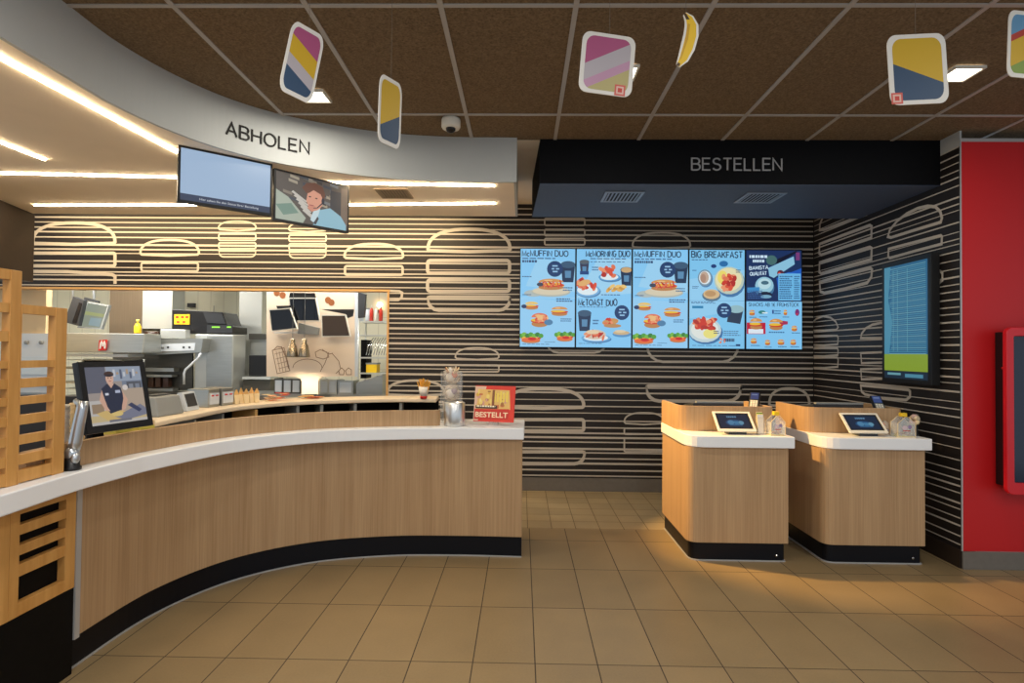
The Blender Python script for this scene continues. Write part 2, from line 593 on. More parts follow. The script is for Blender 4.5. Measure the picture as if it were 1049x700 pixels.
class Canvas:
    """a flat picture: shapes in metres on a frame (origin, right, up); later shapes lie a hair in front of earlier ones"""
    def __init__(s, o, right, up, mt):
        s.o, s.r, s.u = Vector(o), Vector(right).normalized(), Vector(up).normalized()
        s.n = s.r.cross(s.u)
        s.mb = MB(); s.k = 0; s.mt = mt
        s.sx = s.sy = 1.0; s.ox = s.oy = 0.0; s.fit = False

    def win(s, ox, oy, sx, sy):
        s.ox, s.oy, s.sx, s.sy = ox, oy, sx, sy
        return s

    def pt(s, x, y):
        if s.fit: x, y = min(1, max(0, x)), min(1, max(0, y))
        return s.o + s.r * (s.ox + x * s.sx) + s.u * (s.oy + y * s.sy) + s.n * (0.00005 * s.k)

    def poly(s, pts, c):
        s.k += 1
        s.mb.add([s.pt(x, y) for x, y in pts], [list(range(len(pts)))], s.mt, col=lin(c))
        return s

    def rect(s, x0, y0, x1, y1, c):
        return s.poly([(x0, y0), (x1, y0), (x1, y1), (x0, y1)], c)

    def ell(s, cx, cy, rx, ry, c, a0=0.0, a1=2 * PI, rot=0.0, n=18):
        full = abs(a1 - a0 - 2 * PI) < 1e-6
        pts = []
        for i in range(n if full else n + 1):
            a = a0 + (a1 - a0) * i / n
            x, y = rx * math.cos(a), ry * math.sin(a)
            k = s.sy / s.sx
            pts.append((cx + x * math.cos(rot) - y * k * math.sin(rot), cy + x / k * math.sin(rot) + y * math.cos(rot)))
        return s.poly(pts, c)

    def text(s, sv, x, y, size, c, width=None, bold=0.0, shear=0.0, rot=0.0, centre=False):
        vs, fs = text_mesh(sv, 1.0, 0.0, bold)
        if not fs: return s
        w = max(v[0] for v in vs) - min(v[0] for v in vs)
        kx = (width / w) if width else size
        s.k += 1
        if centre: x = x - w * kx / 2
        cr, sr = math.cos(rot), math.sin(rot)
        P = []
        for v in vs:
            a, b = v[0] * kx + v[1] * size * shear, v[1] * size
            P.append(s.pt(x + a * cr - b * sr, y + a * sr + b * cr))
        s.mb.add(P, fs, s.mt, col=lin(c))
        return s

    def hand(s, sv, x, y, h, width, c, wt=.165, jit=.08, seed=1, rot=0.0):
        """brush lettering of unit-box height h (in picture units) and given width"""
        pls, w = stroke_text(sv, .2, jit, seed)
        kx = width / w
        cr, sr = math.cos(rot), math.sin(rot)
        for pl in pls:
            s.k += 1
            P = []
            for a, b in pl:
                a, b = a * kx, b * h
                P.append(s.pt(x + a * cr - b * sr, y + a * sr + b * cr))
            wd = wt * h * s.sy
            o = len(s.mb.f)
            s.mb.ribbon(P, wd, s.n, s.mt, 0.0)
            for q in range(o, len(s.mb.f)): s.mb.c[q] = lin(c)
        return s

    def lines(s, x, y, w, h, rows, c, fill=0.5):
        """small print too fine to read"""
        for i in range(rows):
            yy = y + h * (i + 0.5) / rows
            xx = x
            while xx < x + w * (0.7 + 0.3 * random.random()):
                ww = w * random.uniform(0.06, 0.16)
                s.rect(xx, yy, min(xx + ww, x + w), yy + h / rows * fill, c)
                xx += ww + w * 0.03
        return s

    def build(s, name, parent):
        return s.mb.build(name, parent, recalc=False)

# ================================================================== THE SETTING
YB = 6.2          # striped rear wall
ZC = 3.11         # tiled ceiling
ZS = 2.773        # undersides of the white canopy and of the black soffit
YS = 4.29         # front of the black soffit
YE = 5.35         # rear edge of canopy and soffit
XR = lambda y: 3.113 + (y - 4.1) * (3.148 - 3.113) / 2.1

m = MB()
m.box(-7, 6.5, -2.5, 4.875, -0.1, 0, 'floor_tile')
m.box(-7, 6.5, 4.875, 9.2, -0.1, 0, 'kitchen_tile')
struct(m, 'floor')

# suspended ceiling: panels 0.63 x 1.05 with light bars
gx = [-2.91 + 0.6295 * i for i in range(0, 15)]
gy = [-0.98, 0.22, 1.42, 2.62, 3.84]
m = MB()
m.box(-3.6, 6.5, -2.5, YS + 0.02, ZC, ZC + 0.06, 'ceiling_panel')
for x in gx:
    m.box(x - 0.0125, x + 0.0125, -2.5, YS, ZC - 0.006, ZC + 0.002, 'ceiling_bar')
for y in gy:
    m.box(-3.6, 6.5, y - 0.011, y + 0.011, ZC - 0.0065, ZC + 0.002, 'ceiling_bar')
struct(m, 'ceiling')
m = MB()
m.box(-7, 6.5, YS + 0.021, 9.2, ZC, ZC + 0.06, 'canopy_beige')
m.box(-7, -3.6, -2.5, YS + 0.02, ZC, ZC + 0.06, 'canopy_beige')
struct(m, 'ceiling_rear')

# white canopy with curved fascia over the counter
fas = spline([(-2.16, 0.6), (-2.16, 1.8), (-2.15, 2.3), (-2.148, 2.62), (-2.142, 2.94), (-2.054, 3.30), (-1.88, 3.63), (-1.60, 3.895),
              (-1.115, 4.14), (-0.63, 4.243), (-0.05, 4.262)], 8)
m = MB()
inner = offset(fas, 0.02)
m.band([(p.x, p.y) for p in fas], [(p.x, p.y) for p in inner], ZS, ZC, 'plaster_white')
m.box(-0.07, -0.05, 4.263, YE, ZS, ZC, 'plaster_white')
under = [(-6.9, 0.6)] + [(p.x, p.y) for p in inner] + [(-0.05, YE), (-6.9, YE)]
m.prism(under, ZS + 0.0005, ZS + 0.015, 'canopy_beige')
struct(m, 'ceiling_canopy')

# black soffit over the tills
m = MB()
xe = XR(YS) - 0.002
m.hexa([(0.125, YS, ZS), (xe, YS, ZS), (XR(YE) - 0.002, YE, ZS), (0.085, YE, ZS), (0.125, YS, ZC), (xe, YS, ZC), (XR(YE) - 0.002, YE, ZC), (0.085, YE, ZC)], 'soffit_black')
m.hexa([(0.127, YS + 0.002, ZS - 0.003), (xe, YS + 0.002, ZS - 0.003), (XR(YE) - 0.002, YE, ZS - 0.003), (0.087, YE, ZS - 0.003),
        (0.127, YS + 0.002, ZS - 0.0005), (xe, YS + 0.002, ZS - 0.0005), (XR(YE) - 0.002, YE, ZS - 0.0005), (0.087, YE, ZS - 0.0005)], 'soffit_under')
struct(m, 'beam_soffit')

# ---- striped rear wall with serving opening and drawn line art
OX1, OZ0, OZ1 = -1.472, 0.96, 2.165
TH = 0.12
m = MB()
m.box(-6.6, OX1, YB, YB + TH, 0, OZ0, 'mural_dark')
m.box(-6.6, OX1, YB, YB + TH, OZ1, ZC, 'mural_dark')
m.box(OX1, 3.3, YB, YB + TH, 0, ZC, 'mural_dark')
stripes = [3.06, 2.997, 2.94, 2.885, 2.828, 2.778, 2.719, 2.636, 2.586, 2.542, 2.455, 2.386, 2.336, 2.299, 2.248, 2.187,
           2.125, 2.066, 2.012, 1.962, 1.905, 1.85, 1.80, 1.742, 1.684, 1.635, 1.578, 1.52, 1.468,
           1.406, 1.348, 1.304, 1.243, 1.17, 1.118, 1.062, 0.984, 0.916, 0.843, 0.759, 0.685, 0.625, 0.577, 0.528, 0.456, 0.414, 0.351, 0.298, 0.225, 0.165]
rs = random.Random(3)
swid = [rs.choice([0.010, 0.012, 0.013, 0.014, 0.017, 0.022]) for _ in stripes]
NB = Vector((0, -1, 0))
for z, w in zip(stripes, swid):
    x0 = -6.6 if z > OZ1 + 0.01 else OX1 + 0.02
    m.ribbon([(x0, YB, z), (3.14, YB, z)], w, NB, 'mural_line', 0.0015)

def B(px, py):
    return atY(px, py, YB)

def dome(m, P, x0, x1, yt, yb, w, N, drop=0.0):
    """upper bun outline in picture coordinates of the wall"""
    cx, rx = (x0 + x1) / 2, (x1 - x0) / 2
    pts = []
    for i in range(25):
        a = PI - PI * i / 24
        c, s_ = math.cos(a), math.sin(a)
        pts.append((cx + rx * math.copysign(abs(c) ** 0.8, c), yb - 2 - (yb - 2 - yt) * abs(s_) ** 0.85))
    pts += [(x1 - 1.5, yb - 0.6), (cx, yb + 0.5), (x0 + 1.5, yb - 0.6)]
    m.ribbon([P(x, y) for x, y in pts], w, N, 'mural_line', 0.003, True)

def rrect(m, P, x0, x1, y0, y1, w, N, r=2.0, bulge=False):
    pts = []
    rb = min((y1 - y0) * 0.85, (x1 - x0) / 4) if bulge else r
    for (cx, cy, a0, rr) in ((x1 - r, y0 + r, -PI / 2, r), (x1 - rb, y1 - rb, 0, rb), (x0 + rb, y1 - rb, PI / 2, rb), (x0 + r, y0 + r, PI, r)):
        for k in range(5):
            a = a0 + PI / 2 * k / 4
            pts.append((cx + rr * math.cos(a), cy + rr * math.sin(a)))
    m.ribbon([P(x, y) for x, y in pts], w, N, 'mural_line', 0.003, True)

BW, BM, BS = 0.036, 0.026, 0.017
# largest drawing at the far left, cut by the bulkhead and the opening
dome(m, B, 34, 118, 228.5, 250, BW, NB); rrect(m, B, 20, 118, 259.5, 272.5, BW, NB)
m.ribbon([B(20, 278), B(70, 278.5), B(115, 281.5), B(118, 283), B(118, 291)], BW, NB, 'mural_line', 0.003)
dome(m, B, 144, 204, 246, 261.5, BM, NB); rrect(m, B, 145, 203, 269.5, 278, BM * 0.9, NB)
for x0 in (224, 296):
    dome(m, B, x0, x0 + 38.5, 226.8 + (x0 - 224) * .015, 236 + (x0 - 224) * .015, BS, NB)
    for a, b in ((239.9, 246.3), (248.9, 254.8)):
        rrect(m, B, x0 + .3, x0 + 38.2, a + (x0 - 224) * .015, b + (x0 - 224) * .015, BS, NB, 1.5)
    rrect(m, B, x0 + .3, x0 + 38.2, 257.3 + (x0 - 224) * .015, 263.3 + (x0 - 224) * .015, BS, NB, 1.2, True)
dome(m, B, 353, 413, 250, 265, BM, NB); rrect(m, B, 353.5, 412.5, 272.8, 281.7, BM, NB)
m.ribbon([B(397.5, 298), B(409, 298.5), B(412, 300), B(411.5, 305), B(408, 307.4), B(397.5, 307.4)], BM, NB, 'mural_line', 0.003)
dome(m, B, 438.5, 522.5, 235, 257.5, BW, NB)
rrect(m, B, 438, 522, 267, 280, BW, NB, 3); rrect(m, B, 438, 522, 286.8, 298.6, BW, NB, 3); rrect(m, B, 438, 522.5, 304.3, 318, BW, NB, 3, True)
dome(m, B, 466.5, 511, 356.5, 368, BS, NB); rrect(m, B, 467, 511, 374.2, 381, BS, NB, 1.5)
dome(m, B, 397, 455, 390, 405, BM, NB); rrect(m, B, 398, 455, 412, 420, BM, NB)
dome(m, B, 516, 598, 398.3, 418, BW, NB); rrect(m, B, 516, 598, 430, 441.5, BW, NB, 2.5); rrect(m, B, 516, 599, 463, 475.3, BW, NB, 2.5, True)
rrect(m, B, 558, 599, 224, 231, BS, NB, 1.5); rrect(m, B, 558, 599, 235.2, 241.6, BS, NB, 1.5); rrect(m, B, 558, 599, 244.5, 251, BS, NB, 1.5)
dome(m, B, 648, 707, 238.5, 254, BS * 1.2, NB)
rrect(m, B, 559, 622, 346, 361.5, BS * 1.2, NB, 1.5, True); rrect(m, B, 663, 756, 352, 370.8, BM, NB, 2, True)
rrect(m, B, 662, 759, 395.5, 411, BW, NB, 3, True)
dome(m, B, 639.5, 680, 423, 434.5, BS, NB); rrect(m, B, 639.5, 680, 439, 445, BS, NB, 1.5); rrect(m, B, 639.5, 680, 449, 463, BS, NB, 1.5)
dome(m, B, 788, 829, 398, 416, BM, NB)
struct(m, 'wall_back', loc=(0, YB, 0))
m = MB()
m.box(-6.6, OX1 + 0.028, YB - 0.012, YB + TH, OZ1 - 0.022, OZ1 - 0.0005, 'trim_oak')
m.box(OX1 + 0.0005, OX1 + 0.022, YB - 0.012, YB - 0.0005, OZ0, OZ1 - 0.023, 'trim_oak')
struct(m, 'trim_1')
m = MB()
m.box(OX1 + 0.1, 3.13, YB - 0.015, YB - 0.004, 0.001, 0.142, 'baseboard_grey')
struct(m, 'baseboard_back')

# ---- striped right wall
m = MB()
Y0 = 4.102
pr = [(XR(Y0), Y0), (XR(YB) , YB - 0.001), (XR(YB) + 0.1, YB - 0.001), (XR(Y0) + 0.1, Y0)]
m.prism(pr, 0, 3.0, 'mural_dark')
m.prism([pr[0], pr[1], (XR(YB) + 0.015, YB - 0.001), (XR(Y0) + 0.015, Y0)], 3.0001, ZC, 'plaster_white')
NR = Vector((-1, 0.0167, 0)).normalized()
PR = Vector((XR(Y0), Y0, 0))
for z, w in zip(stripes[1:], swid[1:]):
    w = w * 0.75
    m.ribbon([(XR(Y0 + 0.003), Y0 + 0.003, z), (XR(YB - 0.01), YB - 0.01, z)], w * 0.8, NR, 'mural_line', 0.0015)
def R4(x, y):
    return atP(820 + x / 2.415, 130 + y / 2.415, PR, NR)
def wallpoly(pts, w, closed=True):
    m.ribbon([R4(*p) for p in pts], w, NR, 'mural_line', 0.003, closed)
wallpoly([(48, 255), (49, 240), (58, 220), (76, 200), (98, 184), (122, 173), (145, 169), (163, 171), (174, 180), (178, 193), (174, 207), (165, 216), (110, 236), (60, 254)], 0.03)
for a, b, c, d in ((290, 244, 275, 317), (336, 298, 328, 363)):
    wallpoly([(48, a), (112, (a + b) / 2 - 1), (172, b), (177, b + 3), (176, c), (110, (c + d) / 2 + 1), (52, d), (47, d - 4)], 0.03)
wallpoly([(48, 384), (112, 366), (174, 350), (178, 354), (176, 372), (166, 386), (110, 401), (60, 411), (50, 408)], 0.03)
wallpoly([(217, 272), (222, 255), (240, 233), (265, 214), (290, 202), (315, 196), (335, 198), (347, 210), (351, 226), (348, 236), (285, 255), (225, 274)], 0.024)
wallpoly([(219, 302), (285, 285), (348, 269), (351, 272), (350, 290), (285, 307), (222, 325), (218, 321)], 0.022)
wallpoly([(150, 523), (152, 512), (162, 499), (178, 490), (200, 485), (225, 490), (245, 505), (248, 520), (200, 523)], 0.022)
wallpoly([(150, 560), (246, 556), (246, 582), (152, 585)], 0.02)
wallpoly([(150, 600), (246, 597), (246, 622), (152, 625)], 0.02)
wallpoly([(150, 640), (210, 645), (268, 651), (272, 655), (272, 668), (262, 676), (200, 671), (160, 662), (152, 655)], 0.024)
wallpoly([(300, 364), (345, 356), (352, 362), (352, 380), (345, 386), (300, 394)], 0.02)
wallpoly([(25, 500), (29, 486), (40, 475), (57, 469), (75, 472), (88, 482), (94, 496), (90, 502), (58, 504), (30, 504)], 0.02)
for a, b in ((518, 541), (549, 568), (572, 597)):
    wallpoly([(26, a), (58, a - 1), (92, a - 1), (94, a + 4), (93, b - 3), (58, b), (28, b - 1), (25, b - 6)], 0.02)
struct(m, 'wall_right')

# ---- red wall facing the guests, with grey foot and silver edge
m = MB()
m.box(3.1225, 6.5, 4.1, 4.3, 0.124, 3.03, 'red_paint')
m.box(3.1225, 6.5, 4.1, 4.3, 3.0301, 3.055, 'trim_silver')
m.box(3.113, 3.122, 4.096, 4.1015, 0.124, 3.055, 'trim_silver')
struct(m, 'wall_red')
m = MB()
m.box(3.113, 6.5, 4.085, 4.0955, 0.001, 0.1235, 'baseboard_grey')
struct(m, 'baseboard_right')
m = MB()
m.prism([(XR(4.3) - 0.012, 4.103), (XR(6.1) - 0.012, 6.18), (XR(6.1) - 0.002, 6.18), (XR(4.3) - 0.002, 4.103)], 0.001, 0.13, 'bulkhead_brown')
struct(m, 'baseboard_side')

# ---- brown bulkhead at the left end of the kitchen front
m = MB()
m.hexa([(-4.30, 4.0, 2.12), (-4.68, YE + 0.02, 2.12), (-4.98, YE + 0.02, 2.12), (-4.6, 4.0, 2.12),
        (-4.30, 4.0, ZS - 0.001), (-4.68, YE + 0.02, ZS - 0.001), (-4.98, YE + 0.02, ZS - 0.001), (-4.6, 4.0, ZS - 0.001)], 'bulkhead_brown')
struct(m, 'wall_bulkhead')

# ---- kitchen shell
YK = 8.7
m = MB(); m.box(-8.2, 0.5, YK, YK + 0.1, 0, 2.9, 'kitchen_wall'); struct(m, 'wall_kitchen')
m = MB(); m.box(-8.2, -8.1, YB + TH, YK, 0, 2.9, 'kitchen_wall'); struct(m, 'wall_kitchen_left')
m = MB(); m.box(-0.3, -0.2, YB + TH + 0.001, YK, 0, 2.9, 'kitchen_wall'); struct(m, 'wall_kitchen_right')
m = MB(); m.box(-8.2, 0.5, YB + TH, YK + 0.1, 2.9, 3.0, 'ceiling_kitchen'); struct(m, 'ceiling_kitchen')

# ================================================================== CANOPY: LEDs, letters, vents
led_specs = [
    ([(-2.302, 1.2), (-2.302, 2.44), (-2.245, 3.553), (-2.235, 3.72)], 'warm light strip running beside the curved white fascia'),
    ([(-3.25, 2.0), (-3.246, 3.46), (-3.238, 3.784)], 'short warm light strip ending at far left of beige canopy'),
    ([(-5.2, 4.02), (-3.83, 4.085), (-2.627, 4.16), (-1.36, 4.29), (-0.22, 4.345)], 'long warm light strip across beige canopy, behind the hanging displays'),
    ([(-4.37, 5.01), (-3.07, 4.97), (-1.54, 4.938), (-0.24, 4.862)], 'long warm light strip nearest the striped wall'),
]
for pts, lab in led_specs:
    P = [Vector(p) for p in pts]
    m = MB(); o_ = offset(P, 0.007); i_ = offset(P, -0.007)
    m.band(o_, i_, ZS - 0.010, ZS - 0.0002, 'led_warm')
    tag(m.build('ceiling_light_strip'), lab, 'light', 'light strips under the canopy')

def solid_strokes(m, sv, place, w, mt, gap=.2):
    """raised stroke letters; place(x, y, lift) maps letter units to the wall"""
    pls, wid = stroke_text(sv, gap)
    for k, pl in enumerate(pls):
        closed = len(pl) > 3 and math.dist(pl[0], pl[-1]) < 1e-6
        P = pl[:-1] if closed else pl
        n = len(P); L_, R_ = [], []
        for i, p in enumerate(P):
            a = P[i - 1] if (i > 0 or closed) else None
            b = P[(i + 1) % n] if (i < n - 1 or closed) else None
            d1 = Vector((p[0] - a[0], p[1] - a[1])) if a and a != p else None
            d2 = Vector((b[0] - p[0], b[1] - p[1])) if b and b != p else None
            if d1 is None or d1.length < 1e-9: d1 = d2
            if d2 is None or d2.length < 1e-9: d2 = d1
            d1 = d1.normalized(); d2 = d2.normalized()
            n1, n2 = Vector((-d1.y, d1.x)), Vector((-d2.y, d2.x))
            nn = n1 + n2
            nn = n1 if nn.length < 1e-6 else nn.normalized()
            q = min(2.2, 1 / max(.35, nn.dot(n1)))
            e = Vector((0, 0))
            if a is None: e = -d2 * w / 2 if not (abs(p[1]) < .01 or abs(p[1] - 1) < .01) else Vector((0, 0))
            L_.append((p[0] + nn.x * w / 2 * q, p[1] + nn.y * w / 2 * q)); R_.append((p[0] - nn.x * w / 2 * q, p[1] - nn.y * w / 2 * q))
        vs = []
        e = .0002 * (k % 3)
        for l, r in zip(L_, R_):
            vs += [place(*l, .001), place(*r, .001), place(*r, .006 + e), place(*l, .006 + e)]
        fs = []
        for i in range(n if closed else n - 1):
            j = (i + 1) % n
            for q in range(4):
                r = (q + 1) % 4
                fs.append((4 * i + q, 4 * i + r, 4 * j + r, 4 * j + q))
        if not closed: fs += [(0, 1, 2, 3), (4 * n - 4, 4 * n - 1, 4 * n - 2, 4 * n - 3)]
        m.add(vs, fs, mt)
    return wid
LEN = [0.0]
for a, b in zip(fas, fas[1:]): LEN.append(LEN[-1] + (b - a).length)
def on_fascia(d, z, lift):
    i = max(0, min(len(LEN) - 2, next((k for k in range(len(LEN) - 1) if LEN[k + 1] >= d), len(LEN) - 2)))
    p = fas[i].lerp(fas[i + 1], (d - LEN[i]) / (LEN[i + 1] - LEN[i])); tg = (fas[i + 1] - fas[i]).normalized()
    return (p.x + tg.y * lift, p.y - tg.x * lift, z)
def fascia_at(px, py):
    best, bd = 0, 9e9
    for d10 in range(0, int(LEN[-1] * 1000), 4):
        x, y, z = on_fascia(d10 / 1000, 2.92, 0)
        v = Vector((x, y, z)) - EYE
        sx_ = W / 2 + FPX * v.dot(CR) / v.dot(_f)
        if y > 3 and abs(sx_ - px) < bd: best, bd = d10 / 1000, abs(sx_ - px)
    return best
d0, d1 = fascia_at(232, 130), fascia_at(316.5, 150)
_, wid = stroke_text('ABHOLEN', .22)
kx = (d1 - d0) / wid
m = MB(); solid_strokes(m, 'ABHOLEN', lambda x, y, l: on_fascia(d0 + x * kx, 2.874 + y * .082, l), .13, 'lettering_dark', .22)
tag(m.build('lettering_sign'), 'dark raised letters ABHOLEN on the curved white fascia', 'sign')
_, wid = stroke_text('BESTELLEN', .2)
p0, p1 = atY(708.5, 174.3, YS), atY(800.5, 174.9, YS)
kx = (p1.x - p0.x) / wid
m = MB(); solid_strokes(m, 'BESTELLEN', lambda x, y, l: (p0.x + x * kx, YS - l, p0.z + y * .088), .115, 'lettering_light', .2)
tag(m.build('lettering_sign'), 'light grey letters BESTELLEN on the black soffit', 'sign')

def vent(c, sx, sy, z, fm, label, n=9, rot=0.0):
    t = thing('ceiling_vent', (c[0], c[1], z), label, 'vent', None)
    M = Matrix.Translation((c[0], c[1], 0)) @ Matrix.Rotation(rot, 4, 'Z')
    m = MB(M)
    f = 0.022
    for a in ((-sx, sx, -sy, -sy + f), (-sx, sx, sy - f, sy), (-sx, -sx + f, -sy + f, sy - f), (sx - f, sx, -sy + f, sy - f)):
        m.box(*a, z - 0.008, z, fm)
    m.build('frame', t)
    m = MB(M); m.box(-sx + f, sx - f, -sy + f, sy - f, z - 0.002, z - 0.0005, 'vent_dark'); m.build('backing', t)
    m = MB(M)
    for i in range(n):
        x = -sx + f + (2 * sx - 2 * f) * (i + 0.5) / n
        m.hexa([(x - 0.008, -sy + f, z - 0.008), (x + 0.004, -sy + f, z - 0.008), (x + 0.004, sy - f, z - 0.008), (x - 0.008, sy - f, z - 0.008),
                (x - 0.002, -sy + f, z - 0.003), (x + 0.008, -sy + f, z - 0.003), (x + 0.008, sy - f, z - 0.003), (x - 0.002, sy - f, z - 0.003)], fm)
    m.build('louvre', t)
    return t
p = atZ(637, 201, ZS); vent((p.x, p.y), 0.155, 0.15, ZS - 0.004, 'vent_metal', 'left air vent in the black soffit, nearer the serving counter')
p = atZ(778, 202, ZS); vent((p.x, p.y), 0.155, 0.15, ZS - 0.004, 'vent_metal', 'right air vent in the black soffit, below the letters BESTELLEN')
p = atZ(404, 198, ZS); vent((p.x, p.y), 0.13, 0.14, ZS, 'vent_beige', 'beige air vent in the white canopy between two light strips')

# ================================================================== CEILING: downlights, camera, hanging cards
for (px, py, lab) in ((322, 97, 'square downlight behind the leftmost hanging card'), (637, 73, 'square downlight behind the pink hanging card'),
                      (983, 74, 'square downlight right of the yellow and blue hanging card')):
    p = atZ(px, py, ZC - 0.004)
    t = thing('ceiling_downlight', (p.x, p.y, ZC - 0.009), lab, 'light', 'downlights in the tiled ceiling')
    m = MB(); s_, f = 0.085, 0.012
    for a in ((-s_, s_, -s_, -s_ + f), (-s_, s_, s_ - f, s_), (-s_, -s_ + f, -s_ + f, s_ - f), (s_ - f, s_, -s_ + f, s_ - f)):
        m.box(p.x + a[0], p.x + a[1], p.y + a[2], p.y + a[3], ZC - 0.022, ZC - 0.0068, 'white_plastic')
    m.build('frame', t)
    m = MB(); m.box(p.x - s_ + f, p.x + s_ - f, p.y - s_ + f, p.y + s_ - f, ZC - 0.016, ZC - 0.0068, 'lamp_panel'); m.build('diffuser', t)
    ld = bpy.data.lights.new('downlight', 'AREA'); ld.shape = 'SQUARE'; ld.size = 0.14; ld.energy = 10; ld.color = (1, 0.94, 0.82)
    lo = bpy.data.objects.new('downlight', ld); COL.objects.link(lo); lo.location = (p.x, p.y, ZC - 0.024)

p = atZ(462, 121, ZC)
t = thing('security_camera', (p.x, p.y, ZC - 0.12), 'white dome security camera on the tiled ceiling', 'camera')
m = MB(); m.lathe([(0.0, -0.0065), (0.062, -0.0066), (0.066, -0.02), (0.066, -0.06), (0.058, -0.075), (0.0, -0.0755)], (p.x, p.y, ZC), 'white_plastic'); m.build('housing', t)
m = MB(); m.lathe([(0.034, -0.0757), (0.032, -0.088), (0.022, -0.1), (0.01, -0.106), (0.0, -0.107)], (p.x, p.y - 0.008, ZC), 'glass_dark'); m.build('dome', t)

def flat_card(name, px, py, y, hw, hh, yaw, tilt, bands, label, cat, outline, seedless=True, tab=None):
    """a hanging printed board: white core, printed face, thread up to the ceiling"""
    c = atY(px, py, y)
    t = thing(name, c, label, cat, 'cut-out boards hanging from the ceiling')
    M = Matrix.Translation(c) @ Matrix.Rotation(yaw, 4, 'Z') @ Matrix.Rotation(tilt, 4, 'Y')
    m = MB(M)
    m.extrude([(x * hw, -0.002, z * hh) for x, z in outline], (0, 0.004, 0), 'white_paper')
    m.build('board', t)
    cv = Canvas(M @ Vector((0, -0.0024, 0)), M.to_3x3() @ Vector((1, 0, 0)), M.to_3x3() @ Vector((0, 0, 1)), 'print')
    for pts, col in bands:
        cv.poly([(x * hw, z * hh) for x, z in pts], col)
    if tab:
        cv.rect(tab[0] * hw, tab[1] * hh, tab[2] * hw, tab[3] * hh, (214, 96, 84))
        dx, dz = (tab[2] - tab[0]) * hw, (tab[3] - tab[1]) * hh
        x0, z0 = tab[0] * hw, tab[1] * hh
        cv.rect(x0 + dx * .15, z0 + dz * .15, x0 + dx * .85, z0 + dz * .85, (232, 190, 176))
        cv.rect(x0 + dx * .3, z0 + dz * .3, x0 + dx * .7, z0 + dz * .7, (206, 70, 60))
    cv.build('print', t)
    top = M @ Vector((0, 0, max(z for x, z in outline) * hh * 0.985))
    m = MB(); m.tube([top, (top.x, top.y, ZC - 0.008)], 0.0009, 'thread', 5); m.build('thread', t)
    return t

def rr(w, h, r, n=5, cut=None):
    out = []
    for cx, cy, a0 in ((w - r, h - r, 0), (-w + r, h - r, PI / 2), (-w + r, -h + r, PI), (w - r, -h + r, 3 * PI / 2)):
        for k in range(n + 1):
            a = a0 + PI / 2 * k / n
            out.append((cx + r * math.cos(a), cy + r * math.sin(a)))
    return out

def clip(poly, f):
    """part of a polygon where f(x, z) >= 0"""
    out = []
    for i, p in enumerate(poly):
        q = poly[(i + 1) % len(poly)]
        a, b = f(*p), f(*q)
        if a >= 0: out.append(p)
        if a * b < 0:
            k = a / (a - b); out.append((p[0] + (q[0] - p[0]) * k, p[1] + (q[1] - p[1]) * k))
    return out
YEL, BLU, PNK, PAL, RED = (212, 172, 40), (52, 78, 108), (176, 84, 128), (186, 178, 184), (180, 56, 44)
face = rr(0.84, 0.88, 0.3)
def split(cuts):
    """diagonal colour fields from top to bottom"""
    out = []
    for lo_, hi_, sl, col in cuts:
        pl = clip(clip(face, lambda x, z: z - (lo_ + sl * x)), lambda x, z: (hi_ + sl * x) - z)
        if len(pl) > 2: out.append((pl, col))
    return out
flat_card('hanging_card', 309.5, 64, 2.2, 0.066, 0.148, 0.75, 0.18, split([(0.42, 2, -0.25, PNK), (-0.1, 0.42, -0.25, YEL), (-0.45, -0.1, -0.25, PAL), (-2, -0.45, -0.25, BLU)]),
          'rounded hanging board banded pink, yellow, white and blue, leftmost under the ceiling', 'hanging card', rr(1, 1, 0.38))
flat_card('hanging_card', 399.5, 115, 2.45, 0.066, 0.148, 1.0, 0.03, split([(-0.25, 2, 0.3, YEL), (-2, -0.25, 0.3, BLU)]),
          'narrow turned hanging board, yellow over blue, in front of the white fascia', 'hanging card', rr(1, 1, 0.38))
flat_card('hanging_card', 622, 66, 2.25, 0.108, 0.122, 0.12, 0.08, split([(0.35, 2, 0.5, PNK), (-0.2, 0.35, 0.5, PAL), (-0.5, -0.2, 0.5, (196, 150, 178)), (-2, -0.5, 0.5, (188, 176, 120))]),
          'pink and white hanging board left of the hanging banana', 'hanging card', rr(1, 1, 0.3) , tab=(0.35, -0.98, 0.75, -0.62))
flat_card('hanging_card', 940, 71, 2.3, 0.118, 0.142, 0.02, -0.06, split([(-0.12, 2, -0.35, YEL), (-2, -0.12, -0.35, BLU)]),
          'wide hanging board, yellow over blue with a small red square, beside a downlight', 'hanging card', rr(1, 1, 0.3), tab=(-0.97, -0.97, -0.58, -0.65))
flat_card('hanging_card', 1050, 46, 2.3, 0.075, 0.135, 0.1, 0.04, split([(0.5, 2, 0.3, (96, 150, 190)), (0.3, 0.5, 0.3, RED), (-0.45, 0.3, 0.3, YEL), (-2, -0.45, 0.3, (132, 158, 70))]),
          'hanging board with blue top over yellow, cut by right edge of the view', 'hanging card', rr(1, 1, 0.3))
